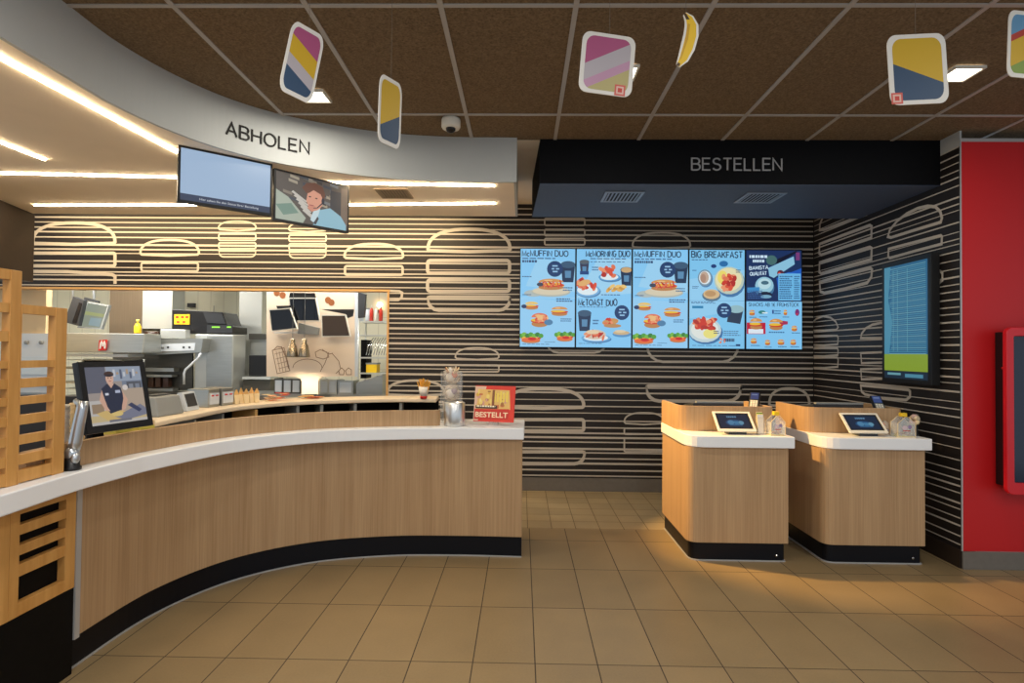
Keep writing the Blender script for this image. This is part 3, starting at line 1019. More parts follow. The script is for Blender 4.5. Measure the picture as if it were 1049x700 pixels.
# the hanging cardboard banana
bc = [(701.5, 14), (706, 19), (708.5, 26), (708, 36), (704.5, 49), (700, 60), (694.5, 67.5)]
wd = [1.6, 4.0, 5.6, 6.2, 6.0, 4.6, 1.8]
Y_ = 2.1
def ban(k):
    L_, R_ = [], []
    for i, (x, y) in enumerate(bc):
        a, b = bc[max(i - 1, 0)], bc[min(i + 1, len(bc) - 1)]
        tx, ty = b[0] - a[0], b[1] - a[1]; l = math.hypot(tx, ty)
        nx, ny = -ty / l, tx / l
        L_.append((x + nx * wd[i] * k, y + ny * wd[i] * k)); R_.append((x - nx * wd[i] * k, y - ny * wd[i] * k))
    return L_ + R_[::-1]
c = atY(702, 41, Y_)
t = thing('hanging_banana', c, 'yellow cardboard banana with white rim hanging from the ceiling', 'hanging card', 'cut-out boards hanging from the ceiling')
m = MB(); m.extrude([atY(x, y, Y_) for x, y in ban(1.25)], (0, 0.004, 0), 'white_paper'); m.build('board', t)
cv = Canvas((0, Y_ - 0.0004, 0), (1, 0, 0), (0, 0, 1), 'print')
def C2(pts): return [(atY(x, y, Y_).x, atY(x, y, Y_).z) for x, y in pts]
cv.poly(C2(ban(0.85)), (236, 192, 30))
cv.poly(C2([(704.5, 24), (707, 25), (705, 40), (698, 60), (696, 62), (701, 45)]), (206, 156, 22))
cv.poly(C2([(700, 13.5), (703, 14), (706.5, 20), (703, 20)]), (70, 46, 18)); cv.poly(C2([(692.5, 67), (696, 68), (697, 65), (694, 64)]), (84, 56, 20))
cv.build('print', t)
m = MB(); q = atY(703, 13, Y_); m.tube([q + Vector((0, 0.002, 0)), (q.x, q.y + 0.002, ZC - 0.008)], 0.0009, 'thread', 5); m.build('thread', t)

# ================================================================== THE CURVED COUNTER
ZT, ZB = 0.945, 0.862
edge = [(-1.90, 1.0), (-1.91, 1.6), (-1.935, 2.1), (-1.962, 2.51), (-1.94, 2.8), (-1.915, 2.976), (-1.755, 3.48), (-1.415, 3.86), (-0.93, 4.05), (-0.449, 4.122), (0.022, 4.137)]
body = [(-2.05, 1.0), (-2.05, 1.6), (-2.05, 2.1), (-2.055, 2.40), (-2.066, 2.645), (-2.037, 3.19), (-1.838, 3.665), (-1.452, 3.995), (-0.94, 4.15), (-0.445, 4.18), (0.012, 4.17)]
# the body never reaches beyond the slab
E_ = spline(edge, 10); Bd = spline(body, 10)
body_fit = []
for p in Bd:
    body_fit.append(p)
Bd = body_fit
root = thing('service_counter', (-1.5, 3.6, 0), 'curved oak serving counter with white worktop and black plinth', 'counter')
i0 = min(range(len(Bd)), key=lambda i: abs(Bd[i].y - 2.645) + (0 if i < 60 else 9))
curve_p = Bd[i0:]
m = MB(); a = offset(curve_p, 0.0); b = offset(curve_p, 0.04)
m.band(a, b, 0.152, ZB - 0.001, 'oak_veneer')
m.build('front_panel', root)
m = MB(); m.band(offset(curve_p, 0.022), offset(curve_p, 0.06), 0.0, 0.1515, 'plinth_navy')
m.box(-0.3, 0.0, 4.24, 4.62, 0.0, 0.1515, 'plinth_navy')
m.build('plinth', root)
m = MB(); m.band(offset(curve_p, 0.014), offset(curve_p, 0.0215), 0.0005, 0.008, 'trim_silver'); m.build('floor_seal', root)
def far_edge():
    n = len(E_); out = []
    for i, (p, q) in enumerate(zip(E_, offset(E_, 1.0))):
        k = 0.0 if p.y < 3.6 and p.x < -1.6 else min(1.0, max(0.0, (p.x + 1.45) / 1.3))
        k = k * k * (3 - 2 * k)
        d = (q - p) * (0.27 + 0.27 * k)
        out.append((p.x + d.x, p.y + d.y))
    out[-1] = (0.03, 4.678)
    return out
m = MB(); far = far_edge()
m.band([(p.x, p.y) for p in E_], far, ZB, ZT, 'worktop_white')
m.build('worktop', root, bevel=0.006)
m = MB(); m.box(-0.03, 0.012, 4.215, 4.66, 0.152, ZB - 0.001, 'oak_veneer'); m.build('end_panel', root)
# raised oak shield standing on the worktop
ie = min(range(len(E_)), key=lambda i: abs(E_[i].x + 0.66) + (9 if E_[i].y < 3 else 0))
is_ = min(range(len(E_)), key=lambda i: abs(E_[i].y - 2.35) + (9 if i > 45 else 0))
sh = E_[is_:ie + 1]
so, si = offset(sh, 0.105), offset(sh, 0.135)
so = so + [so[-1] + Vector((0.035, 0.012)), so[-1] + Vector((0.05, 0.03)), so[-1] + Vector((0.052, 0.05))]
si = si + [si[-1] + Vector((0.012, 0.004)), si[-1] + Vector((0.018, 0.01)), si[-1] + Vector((0.02, 0.02))]
m = MB(); m.band(so, si, ZT + 0.0005, 1.06, 'oak_veneer'); m.build('upstand', root)
# straight end at the left: black base, lattice panels below the worktop, silver strip
m = MB(); m.box(-2.3, -2.085, 0.9, 2.612, 0.0, ZB - 0.001, 'black_panel'); m.box(-2.0849, -2.052, 0.9, 2.612, 0.0, 0.392, 'black_panel'); m.build('black_base', root)
m = MB(); m.box(-2.1, -2.044, 2.614, 2.643, 0.153, ZB - 0.001, 'trim_silver'); tag(m.build('edge_strip', root), 'upright silver strip')
def lattice_low(y0, y1, x0=-2.0845, x1=-2.048):
    m = MB()
    m.box(x0, x1, y1 - 0.058, y1, 0.396, ZB - 0.0015, 'beech_lattice')
    m.box(x0, x1, y0, y0 + 0.045, 0.396, ZB - 0.0015, 'beech_lattice')
    for a, b in ((0.396, 0.449), (0.557, 0.607), (0.644, 0.686), (0.727, 0.769), (0.812, ZB - 0.0015)):
        m.box(x0 + 0.004, x1 - 0.001, y0 + 0.045, y1 - 0.058, a, b, 'beech_lattice')
    return m.build('lattice_panel', root, bevel=0.002)
lattice_low(2.272, 2.612); lattice_low(1.60, 2.2705); lattice_low(0.93, 1.598)

# beech lattice screens standing on the worktop
def screen(y0, y1, ztop, slats, label, stile=(0.05, 0.062)):
    x0, x1 = -2.055, -2.02
    t = thing('lattice_screen', (-2.04, (y0 + y1) / 2, ZT + 0.0005), label, 'screen', 'lattice screens on the counter')
    for nm, a, b in (('stile', y0, y0 + stile[0]), ('stile', y1 - stile[1], y1)):
        m = MB(); m.box(x0, x1, a, b, ZT + 0.0005, ztop, 'beech_lattice'); m.build(nm, t, bevel=0.002)
    for a, b in slats:
        m = MB(); m.box(x0 + 0.003, x1 - 0.003, y0 + stile[0] + .0002, y1 - stile[1] - .0002, a, b, 'beech_lattice'); m.build('slat', t)
    return t
SL = [(0.95, 1.0), (1.023, 1.063), (1.104, 1.14), (1.184, 1.222), (1.265, 1.297), (1.333, 1.37), (1.414, 1.4435)]
screen(2.268, 2.50, 1.672, SL + [(1.635, 1.672)], 'beech lattice screen with open upper field next to the tilted monitor', (0.004, 0.062))
screen(1.45, 2.266, 1.805, SL + [(1.52, 1.56), (1.635, 1.672), (1.765, 1.805)], 'taller beech lattice screen at the left edge of the view', (0.05, 0.05))

# small palm behind the tall lattice screen
t = thing('potted_palm', (-2.16, 2.02, ZT + 0.0005), 'green palm tips showing at the left edge beside the lattice', 'plant')
m = MB(); m.lathe([(0.0, 0), (0.05, 0), (0.065, 0.12), (0.06, 0.12), (0.055, 0.1), (0.0, 0.1)], (-2.16, 2.02, ZT + 0.0005), 'terracotta'); m.build('pot', t)
m = MB()
rp = random.Random(5)
for k in range(16):
    a = rp.uniform(0, 2 * PI); l = rp.uniform(0.2, 0.3)
    pts = []
    for i in range(6):
        q = i / 5
        pts.append(Vector((-2.16 + math.cos(a) * l * q * 0.75, 2.02 + math.sin(a) * l * q, ZT + 0.12 + 0.42 * math.sin(q * 2.1) + 0.02)))
    side = Vector((-math.sin(a), math.cos(a), 0))
    vs = []
    for i, p_ in enumerate(pts):
        w_ = 0.016 * (1 - i / 5) * (0.4 + i * 0.5 if i < 2 else 1) + 0.001
        if p_.x > -2.062: p_.x = -2.062
        vs += [p_ + side * w_, p_ + Vector((0, 0, 0.006)), p_ - side * w_]
    for v_ in vs: v_.x = min(v_.x, -2.06)
    m.add(vs, [f for i in range(5) for f in ((3 * i, 3 * i + 3, 3 * i + 4, 3 * i + 1), (3 * i + 1, 3 * i + 4, 3 * i + 5, 3 * i + 2))], 'green_leaf')
m.build('fronds', t)

# ---- helper: a flat display given by three of its corners
def display(name, TL, TR, BL, depth, bez, label, cat, paint, smat='screen_photo', body='black_plastic', group=None, out=0.006, parent=None):
    """TL, TR, BL: corners of the front; bez = (left, right, bottom, top) frame widths"""
    TL, TR, BL = Vector(TL), Vector(TR), Vector(BL)
    r = (TR - TL); w = r.length; r.normalize()
    u = (TL - BL); h = u.length; u.normalize()
    n = r.cross(u).normalized(); u = n.cross(r).normalized()
    O = BL
    loc = O + r * w / 2 - n * depth / 2
    if parent is None:
        t = thing(name, (loc.x, loc.y, loc.z), label, cat, group)
    else:
        t = parent
    M = Matrix((r.to_4d() * 0 + Vector((*r, 0)), Vector((*u, 0)), Vector((*n, 0)), Vector((*O, 1)))).transposed()
    l_, r__, b_, t_ = bez
    m = MB(M)
    m.box(0, w, 0, h, -depth, -0.0035, body)
    m.build('housing', t, bevel=0.003)
    m = MB(M)
    for a in ((0, l_, 0, h), (w - r__, w, 0, h), (l_, w - r__, 0, b_), (l_, w - r__, h - t_, h)):
        m.box(a[0], a[1], a[2], a[3], -0.0034, 0, body)
    m.build('bezel', t)
    cv = Canvas(O + r * l_ + u * b_ - n * 0.0033, r, u, smat)
    sw, sh_ = w - l_ - r__, h - b_ - t_
    cv.win(0, 0, sw, sh_); cv.fit = True
    paint(cv, sw / sh_)
    cv.build('screen', t)
    return t, M, w, h

# pictures ------------------------------------------------------------
def pic_worker(c, asp):
    c.rect(0, 0, 1, 1, (156, 146, 140))
    c.rect(0, 0.55, 0.35, 1, (96, 98, 112)); c.rect(0.62, 0.5, 1, 0.96, (118, 128, 146)); c.rect(0.36, 0.74, 1, 1, (150, 160, 176))
    for i in range(9):
        c.rect(0.42 + i * .06, 0.78 + (i % 3) * .04, 0.46 + i * .06, 0.9 + (i % 2) * .05, [(88, 96, 116), (198, 200, 206), (176, 150, 120)][i % 3])
    c.rect(0.7, 0.46, 0.98, 0.72, (86, 88, 96)); c.rect(0.74, 0.5, 0.82, 0.68, (136, 140, 150)); c.rect(0.86, 0.5, 0.94, 0.68, (126, 132, 146))
    c.rect(0, 0, 1, 0.2, (196, 176, 132)); c.rect(0.55, 0.2, 1, 0.6, (176, 158, 140)); c.rect(0, 0.16, 0.3, 0.42, (188, 184, 180)); c.rect(0.04, 0.2, 0.24, 0.36, (150, 128, 104))
    c.poly([(0.1, 0.2), (0.34, 0.26), (0.6, 0.2), (0.74, 0.1), (0.3, 0.05)], (206, 176, 112))
    c.poly([(0.26, 0.3), (0.24, 0.62), (0.34, 0.7), (0.48, 0.7), (0.58, 0.62), (0.62, 0.42), (0.6, 0.24), (0.34, 0.18)], (40, 46, 66))
    c.poly([(0.24, 0.6), (0.18, 0.42), (0.26, 0.24), (0.34, 0.22), (0.3, 0.3), (0.27, 0.44)], (206, 164, 142))
    c.poly([(0.6, 0.56), (0.68, 0.4), (0.62, 0.24), (0.54, 0.2), (0.56, 0.3), (0.6, 0.42)], (206, 164, 142))
    c.poly([(0.36, 0.7), (0.41, 0.62), (0.47, 0.7)], (210, 170, 150))
    c.ell(0.405, 0.79, 0.07, 0.1, (212, 172, 152)); c.ell(0.4, 0.87, 0.085, 0.05, (70, 50, 44)); c.rect(0.325, 0.84, 0.48, 0.862, (36, 36, 50))
    c.ell(0.38, 0.8, 0.01, 0.008, (60, 40, 36)); c.ell(0.43, 0.8, 0.01, 0.008, (60, 40, 36)); c.ell(0.405, 0.745, 0.025, 0.008, (170, 96, 92))
    c.rect(0.29, 0.5, 0.35, 0.54, (206, 210, 222)); c.rect(0.47, 0.53, 0.56, 0.58, (176, 184, 206))
    c.poly([(0.4, 0.12), (0.9, 0.3), (1, 0.22), (1, 0.1), (0.6, 0.04)], (120, 122, 140)); c.poly([(0.66, 0.3), (0.74, 0.34), (0.92, 0.2), (0.86, 0.16)], (56, 62, 92))
    c.ell(0.66, 0.62, 0.05, 0.05, (216, 206, 200)); c.ell(0.46, 0.16, 0.1, 0.04, (216, 190, 120)); c.rect(0, 0, 1, 0.05, (190, 184, 178)); c.rect(0.3, 0.03, 0.7, 0.07, (112, 112, 122))

def pic_headset(c, asp):
    c.rect(0, 0, 1, 1, (92, 84, 78))
    rr_ = random.Random(2)
    for i in range(26):
        x, y = rr_.random(), rr_.uniform(0.35, 1)
        c.poly([(x, y), (min(1, x + .12), y - .03), (min(1, x + .12), y + .03), (x, min(1, y + .06))], rr_.choice([(60, 56, 56), (140, 130, 116), (120, 124, 128), (170, 160, 140), (70, 76, 86)]))
    c.poly([(0, 0), (0, 0.62), (0.16, 0.5), (0.4, 0.12), (0.36, 0)], (176, 186, 170)); c.poly([(0, 0.3), (0.2, 0.38), (0.3, 0.2), (0.1, 0.1)], (120, 150, 136))
    for i in range(6):
        c.poly([(0.2 + i * .03, 0.62 - i * .07), (0.4 + i * .02, 0.46 - i * .07), (0.42 + i * .02, 0.48 - i * .07), (0.22 + i * .03, 0.66 - i * .07)], (206, 200, 190))
    c.rect(0.74, 0.2, 0.92, 0.84, (58, 60, 66)); c.rect(0.9, 0.1, 1, 0.95, (120, 104, 92))
    c.poly([(0.5, 0), (0.52, 0.22), (0.6, 0.36), (0.74, 0.44), (0.9, 0.3), (0.98, 0.12), (0.98, 0)], (150, 196, 214))
    c.poly([(0.46, 0.1), (0.5, 0.3), (0.6, 0.4), (0.56, 0.16), (0.5, 0.06)], (206, 226, 232)); c.poly([(0.5, 0.03), (0.56, 0.2), (0.58, 0.16), (0.54, 0.02)], (70, 66, 72))
    c.poly([(0.44, 0.36), (0.4, 0.5), (0.42, 0.68), (0.5, 0.78), (0.6, 0.74), (0.65, 0.6), (0.62, 0.44), (0.56, 0.34), (0.5, 0.3)], (226, 162, 136))
    c.poly([(0.42, 0.34), (0.44, 0.44), (0.52, 0.42), (0.55, 0.34), (0.48, 0.28)], (216, 146, 122))
    c.poly([(0.4, 0.66), (0.34, 0.76), (0.4, 0.88), (0.52, 0.93), (0.63, 0.86), (0.67, 0.7), (0.64, 0.58), (0.6, 0.7), (0.5, 0.76), (0.44, 0.68)], (110, 70, 54))
    c.ell(0.635, 0.56, 0.022, 0.07, (40, 44, 60)); c.poly([(0.63, 0.5), (0.56, 0.38), (0.5, 0.36), (0.5, 0.375), (0.55, 0.395), (0.62, 0.52)], (40, 44, 60))
    c.ell(0.45, 0.6, 0.018, 0.014, (70, 46, 40)); c.ell(0.54, 0.59, 0.018, 0.014, (70, 46, 40)); c.ell(0.475, 0.42, 0.035, 0.012, (176, 96, 90))

def pic_blank(c, asp):
    c.rect(0, 0, 1, 1, (58, 70, 96)); c.rect(0, 0.13, 1, 1, (170, 196, 226))
    c.text('Hier sehen Sie den Status Ihrer Bestellung', 0.2, 0.045, 0.06, (226, 232, 240), width=0.66)

# monitor on its chrome arm at the left end of the counter
TLm, TRm, BLm = Vector((-2.052, 2.605, 1.432)), Vector((-1.978, 2.957, 1.432)), Vector((-1.985, 2.59, 1.100))
t, M, w, h = display('tilted_monitor', TLm, TRm, BLm, 0.035, (0.028, 0.028, 0.034, 0.026), 'black monitor showing a worker photo, left end of the oak counter', 'monitor', pic_worker, 'screen_photo')
m = MB()
m.lathe([(0.0, 0.0), (0.036, 0.0), (0.036, 0.012), (0.03, 0.02), (0.03, 0.055), (0.0, 0.056)], (-2.028, 2.556, ZT + 0.001), 'black_plastic')
m.ball((-2.026, 2.552, 1.02), (.03, .03, .034), 'arm_silver', 14, 10)
m.ball((-2.008, 2.545, 1.0), (.02, .02, .026), 'arm_silver', 12, 8)
m.tube([(-2.024, 2.556, 1.03), (-2.018, 2.56, 1.07), (-2.008, 2.564, 1.15), (-1.998, 2.568, 1.22), (-1.996, 2.572, 1.255)], [0.024, 0.026, 0.024, 0.022, 0.02], 'arm_silver', 14)
m.tube([(-1.998, 2.568, 1.238), (-2.03, 2.585, 1.245), (-2.062, 2.615, 1.25)], 0.013, 'arm_silver', 10)
m.build('arm', t)
m = MB(M); m.box(0.02, 0.09, 0.1, 0.17, -0.07, -0.0355, 'dark_grey_plastic'); m.build('bracket', t)

# twin displays below the fascia
D1 = (Vector((-2.152, 3.50, 0)), Vector((-1.722, 3.865, 0))); D2 = (Vector((-1.712, 3.873, 0)), Vector((-1.325, 4.305, 0)))
def zat(px, py, P): # height of the picture point above plan point P
    d = ray(px, py); k = math.hypot(P.x, P.y) / math.hypot(d.x, d.y)
    return EYE.z + d.z * k
for (a, b), px, paint, sm, lab in ((D1, ((177, 147.3), (174, 205.5)), pic_blank, 'screen_photo', 'hanging display with blank pale blue picture and a caption'),
                               (D2, ((277, 171.5), (275.2, 225)), pic_headset, 'screen_photo', 'hanging display showing a person with a headset')):
    zt, zb = zat(*px[0], a), zat(*px[1], a)
    t, M, w, h = display('hanging_display', (a.x, a.y, zt), (b.x, b.y, zt), (a.x, a.y, zb), 0.04, (0.014, 0.012, 0.016, 0.012), lab, 'display', paint, sm, group='twin displays under the canopy')
    m = MB(M); m.box(w * 0.4, w * 0.6, h * 0.4, h * 0.7, -0.07, -0.0405, 'dark_grey_plastic'); m.build('wall_plate', t)
    if paint is pic_blank:
        q = atZ(268, 168, ZS - 0.02)
        m = MB(M); m.box(w - 0.07, w - 0.02, h * 0.3, h + 0.0, -0.075, -0.0405, 'black_plastic'); m.box(w - 0.07, w - 0.02, h, ZS - zb - 0.016, -0.075, -0.045, 'black_plastic')
        m.build('ceiling_bracket', t)

# ---- things at the right end of the counter
p = atZ(463, 438, ZT)
px_, py_ = p.x + 0.005, p.y + 0.10
t = thing('steel_canister', (px_, py_, ZT + 0.0005), 'brushed steel canister on the white worktop, in front of the clear toy tube', 'canister')
m = MB(); m.lathe([(0.0, 0.0), (0.076, 0.0), (0.078, 0.006), (0.078, 0.17), (0.075, 0.174), (0.07, 0.172), (0.07, 0.1), (0.0, 0.1)], (px_, py_, ZT + 0.0005), 'steel_brushed', 36); m.build('body', t)
q = atY(459, 420, 4.47)
q.x += 0.028
t = thing('toy_display', (q.x, 4.47, ZT + 0.0005), 'clear upright tube filled with wrapped toys, behind the steel canister', 'display case')
hx, hy = 0.076, 0.06
ztop = atY(459, 381, 4.47).z
m = MB()
for sx in (-1, 1):
    m.box(q.x + sx * hx - 0.003, q.x + sx * hx + 0.003, 4.47 - hy, 4.47 + hy, ZT + 0.0005, ztop, 'clear_acrylic')
m.box(q.x - hx + 0.004, q.x + hx - 0.004, 4.47 + hy - 0.005, 4.47 + hy, ZT + 0.0005, ztop, 'clear_acrylic')
m.box(q.x - hx + 0.004, q.x + hx - 0.004, 4.47 - hy, 4.47 + hy - 0.006, ZT + 0.0005, ZT + 0.008, 'clear_acrylic')
m.build('case', t)
rb = random.Random(11)
for k, (zc, r) in enumerate(((ztop - 0.03, 0.056), (ztop - 0.16, 0.06), (ztop - 0.29, 0.056))):
    random.seed(k)
    m = MB(); m.ball((q.x + rb.uniform(-.006, .006), 4.465, zc), (r * 1.2, 0.05, 0.066), 'clear_film', 14, 9, 0.25)
    m.ball((q.x - 0.012, 4.465, zc - 0.012), (0.036, 0.03, 0.036), 'white_paper', 10, 7)
    m.ball((q.x + 0.018, 4.46, zc + 0.006), (0.026, 0.024, 0.024), ['paper_orange', 'toy_purple', 'white_paper', 'yellow_pale'][k], 10, 7)
    m.build('wrapped_toy', t)
m = MB()
for k in range(7):
    a = k * 0.9
    m.tube([(q.x + 0.03 * math.cos(a), 4.47 + 0.03 * math.sin(a), ztop - 0.01), (q.x + 0.055 * math.cos(a), 4.47 + 0.045 * math.sin(a), ztop + 0.035)], [0.012, 0.004], ['paper_cream', 'bun_brown', 'white_paper'][k % 3], 6)
m.build('film_ends', t)

# red promotional board leaning back on the worktop
def pic_sign(c, asp):
    c.rect(0, 0, 1, 1, (222, 58, 40))
    c.poly([(0, 0.02), (0.12, 0.02), (0.28, 0.98), (0, 0.98)], (228, 190, 164))
    c.poly([(0.05, 0.3), (0.9, 0.34), (0.86, 0.88), (0.1, 0.9)], (232, 190, 110))
    rs_ = random.Random(9)
    for i in range(34):
        x, y = rs_.uniform(0.06, 0.8), rs_.uniform(0.4, 0.84)
        c.ell(x, y, rs_.uniform(.02, .06), rs_.uniform(.02, .08), rs_.choice([(240, 214, 120), (206, 116, 70), (216, 156, 140), (240, 220, 150), (170, 110, 60), (224, 180, 70)]), n=9)
    for i in range(5):
        c.rect(0.48 + i * .075, 0.55, 0.53 + i * .075, 0.84 - (i % 2) * .04, (244, 216, 96))
    c.rect(0.44, 0.42, 0.5, 0.88, (140, 84, 50))
    c.rect(0.04, 0.36, 0.58, 0.44, (70, 50, 40)); c.lines(0.07, 0.375, 0.46, 0.05, 1, (250, 240, 210), .8)
    c.poly([(0.02, 0.06), (0.86, 0.08), (0.88, 0.36), (0.02, 0.34)], (204, 50, 36))
    c.text('BESTELLT', 0.04, 0.12, 0.2, (246, 226, 190), width=0.8, bold=0.02)
Ys = 4.30
BLs, BRs = atY(484.5, 431.5, Ys), atY(526, 436.5, 4.235)
TLs, TRs = atY(487.5, 395, Ys + 0.06), atY(529, 396.5, 4.295)
sh_z = ZT + 0.004 - min(BLs.z, BRs.z)
for v in (BLs, BRs, TLs, TRs): v.z += max(0, sh_z)
BRs.z = BLs.z = max(BLs.z, BRs.z)
r_ = (BRs - BLs).normalized(); u_ = (TLs - BLs); u_ = (u_ - r_ * u_.dot(r_)).normalized(); n_ = r_.cross(u_)
w_, h_ = (BRs - BLs).length, (TLs - BLs).length
t = thing('promotion_board', (BLs + BRs) / 2, 'red and yellow promotional board leaning on the right end of the white worktop', 'sign')
M = Matrix((Vector((*r_, 0)), Vector((*u_, 0)), Vector((*n_, 0)), Vector((*BLs, 1)))).transposed()
m = MB(M); m.box(0, w_, 0, h_, -0.012, 0, 'red_plastic'); m.build('board', t, bevel=0.002)
cv = Canvas(BLs + n_ * 0.0005, r_, u_, 'print'); cv.win(0, 0, w_, h_); pic_sign(cv, w_ / h_); cv.build('print', t)
cxs = (BLs + BRs) / 2; m = MB(); m.box(cxs.x - .04, cxs.x + .04, cxs.y + 0.03, cxs.y + 0.1, ZT + 0.001, ZT + 0.02, 'clear_acrylic'); m.build('foot', t)

# ---- shelf behind the counter (bag shelf), cream top on dark compartments
ZP = 1.06
top_px = [(150, 434.5), (180, 428), (200, 424.3), (230, 418.5), (260, 414.8), (300, 411.6), (340, 410), (400, 408.6), (447, 408.8)]
P_ = [atZ(x, y, ZP) for x, y in top_px]
pc = spline([(p.x, p.y) for p in P_], 24)
t = thing('bag_shelf', (pc[120].x, pc[120].y + 0.2, 0), 'long curved cream shelf with dark compartments behind the oak shield', 'shelf')
m = MB(); m.band(pc, offset(pc, 0.34), ZP - 0.034, ZP, 'rail_cream'); m.build('shelf_top', t, bevel=0.008)
m = MB(); m.band(offset(pc, 0.30), offset(pc, 0.33), 0.0, ZP - 0.0425, 'black_panel'); m.build('back_panel', t)
m = MB(); m.band(offset(pc, 0.03), offset(pc, 0.299), 0.72, 0.74, 'black_panel'); m.build('lower_board', t)
for px, mt in ((203, 'grey_plastic'), (231, 'grey_plastic'), (265, 'paper_tan'), (306, 'grey_plastic'), (331, 'grey_plastic'), (365, 'grey_plastic'), (410, 'grey_plastic')):
    i = min(range(1, len(pc) - 1), key=lambda k: abs(px - (W / 2 + FPX * (Vector((pc[k].x, pc[k].y, ZP)) - EYE).dot(CR) / (Vector((pc[k].x, pc[k].y, ZP)) - EYE).dot(_f))))
    tg = (pc[i + 1] - pc[i - 1]).normalized(); nn = Vector((-tg.y, tg.x)); c = pc[i]
    a0, a1 = c + nn * 0.02 - tg * 0.012, c + nn * 0.02 + tg * 0.012
    b0, b1 = a0 + nn * 0.27, a1 + nn * 0.27
    m = MB(); m.prism([(a0.x, a0.y), (a1.x, a1.y), (b1.x, b1.y), (b0.x, b0.y)], 0.7405, ZP - 0.043, mt); m.build('divider', t)

# fries cup on that shelf
q = atZ(432, 409.5, ZP)
t = thing('fries_cup', (q.x, q.y + 0.1, ZP + 0.0005), 'small white and red cup of fries on the cream shelf', 'fries')
m = MB(); cx, cy = q.x, q.y + 0.1
m.lathe([(0.0, 0.0), (0.03, 0.0), (0.034, 0.025)], (cx, cy, ZP + 0.0005), 'red_plastic', 20)
m.lathe([(0.034, 0.0252), (0.05, 0.11), (0.047, 0.11), (0.03, 0.0252)], (cx, cy, ZP + 0.0005), 'white_paper', 20); m.build('cup', t)
m = MB(); rf = random.Random(4)
for k in range(34):
    a, r0 = rf.uniform(0, 2 * PI), rf.uniform(0, 0.03)
    dx, dy = r0 * math.cos(a), r0 * math.sin(a)
    M_ = Matrix.Translation((cx + dx, cy + dy, ZP + 0.035)) @ Matrix.Rotation(rf.uniform(-.25, .25) + dx * 9, 4, 'Y') @ Matrix.Rotation(rf.uniform(-.2, .2), 4, 'X')
    b = MB(M_); b.box(-0.0045, 0.0045, -0.0045, 0.0045, 0, rf.uniform(0.11, 0.15), 'fries'); m.v += [v for v in b.v]
    o = len(m.v) - 8
    m.f += [[i + o for i in f] for f in b.f]; m.m += b.m; m.sm += b.sm; m.c += b.c
m.build('fries', t)

# ================================================================== TILLS
def rounded(poly, rads, n=6):
    out = []
    k = len(poly)
    for i, p in enumerate(poly):
        r = rads[i]
        p = Vector(p)
        if r <= 0: out.append((p.x, p.y)); continue
        a = (Vector(poly[i - 1]) - p).normalized(); b = (Vector(poly[(i + 1) % k]) - p).normalized()
        for q in range(n + 1):
            s_ = q / n
            A, C = p + a * r, p + b * r
            out.append(tuple(A.lerp(p, s_).lerp(p.lerp(C, s_), s_)))
    return out
TZ, TB = 0.905, 0.822
x0, x1, yf, yb = 1.215, 1.935, 4.165, 4.93
till = thing('till_counter', (1.55, 4.55, 0), 'oak till counter with white top, nearer the serving counter', 'till counter', 'till counters below the menu screens')
m = MB(); m.prism(rounded([(x0, yb), (x0, yf), (x1, yf), (x1, yb)], [0, 0.085, 0.01, 0]), 0.135, TB - 0.001, 'oak_veneer'); m.build('cabinet', till)
m = MB(); m.prism(rounded([(x0 + 0.02, yb - 0.01), (x0 + 0.02, yf + 0.02), (x1 - 0.02, yf + 0.02), (x1 - 0.02, yb - 0.01)], [0, 0.07, 0.02, 0]), 0.008, 0.1345, 'plinth_navy'); m.build('plinth', till)
m = MB(); m.prism(rounded([(x0 + 0.012, yb - 0.005), (x0 + 0.012, yf + 0.012), (x1 - 0.012, yf + 0.012), (x1 - 0.012, yb - 0.005)], [0, 0.08, 0.02, 0]), 0.0003, 0.0075, 'trim_silver'); m.build('floor_seal', till)
m = MB(); m.prism(rounded([(x0 - 0.012, yb), (x0 - 0.012, yf - 0.025), (x1 + 0.035, yf - 0.025), (x1 + 0.035, yb)], [0, 0.16, 0.012, 0]), TB, TZ, 'worktop_white'); m.build('worktop', till, bevel=0.005)
# oak upstand, U-shaped in plan
uo = rounded([(x0 - 0.008, yb), (x0 - 0.008, 4.40), (x1 + 0.0, 4.40), (x1 + 0.0, yb)], [0, 0.14, 0.05, 0])
ui = rounded([(x0 + 0.02, yb), (x0 + 0.02, 4.428), (x1 - 0.028, 4.428), (x1 - 0.028, yb)], [0, 0.115, 0.03, 0])
m = MB(); m.band([Vector(p) for p in uo], [Vector(p) for p in ui], TZ + 0.0005, 1.095, 'oak_veneer'); m.build('upstand', till)
m = MB(); m.box(x0 + 0.03, x1 - 0.04, 4.50, 4.90, TZ + 0.0005, TZ + 0.006, 'black_panel'); m.build('counter_mat', till)
m = MB(); m.tube([(x1 - 0.08, yf + 0.0185, 0.045), (x1 - 0.08, yf + 0.012, 0.045)], 0.009, 'chrome', 10); m.build('lock', till)

DX = 0.968
def second(root, lab): return dup(root, Vector(root.location) + Vector((DX, -0.01, 0)), lab)
second(till, 'oak till counter with white top, beside the striped right wall')

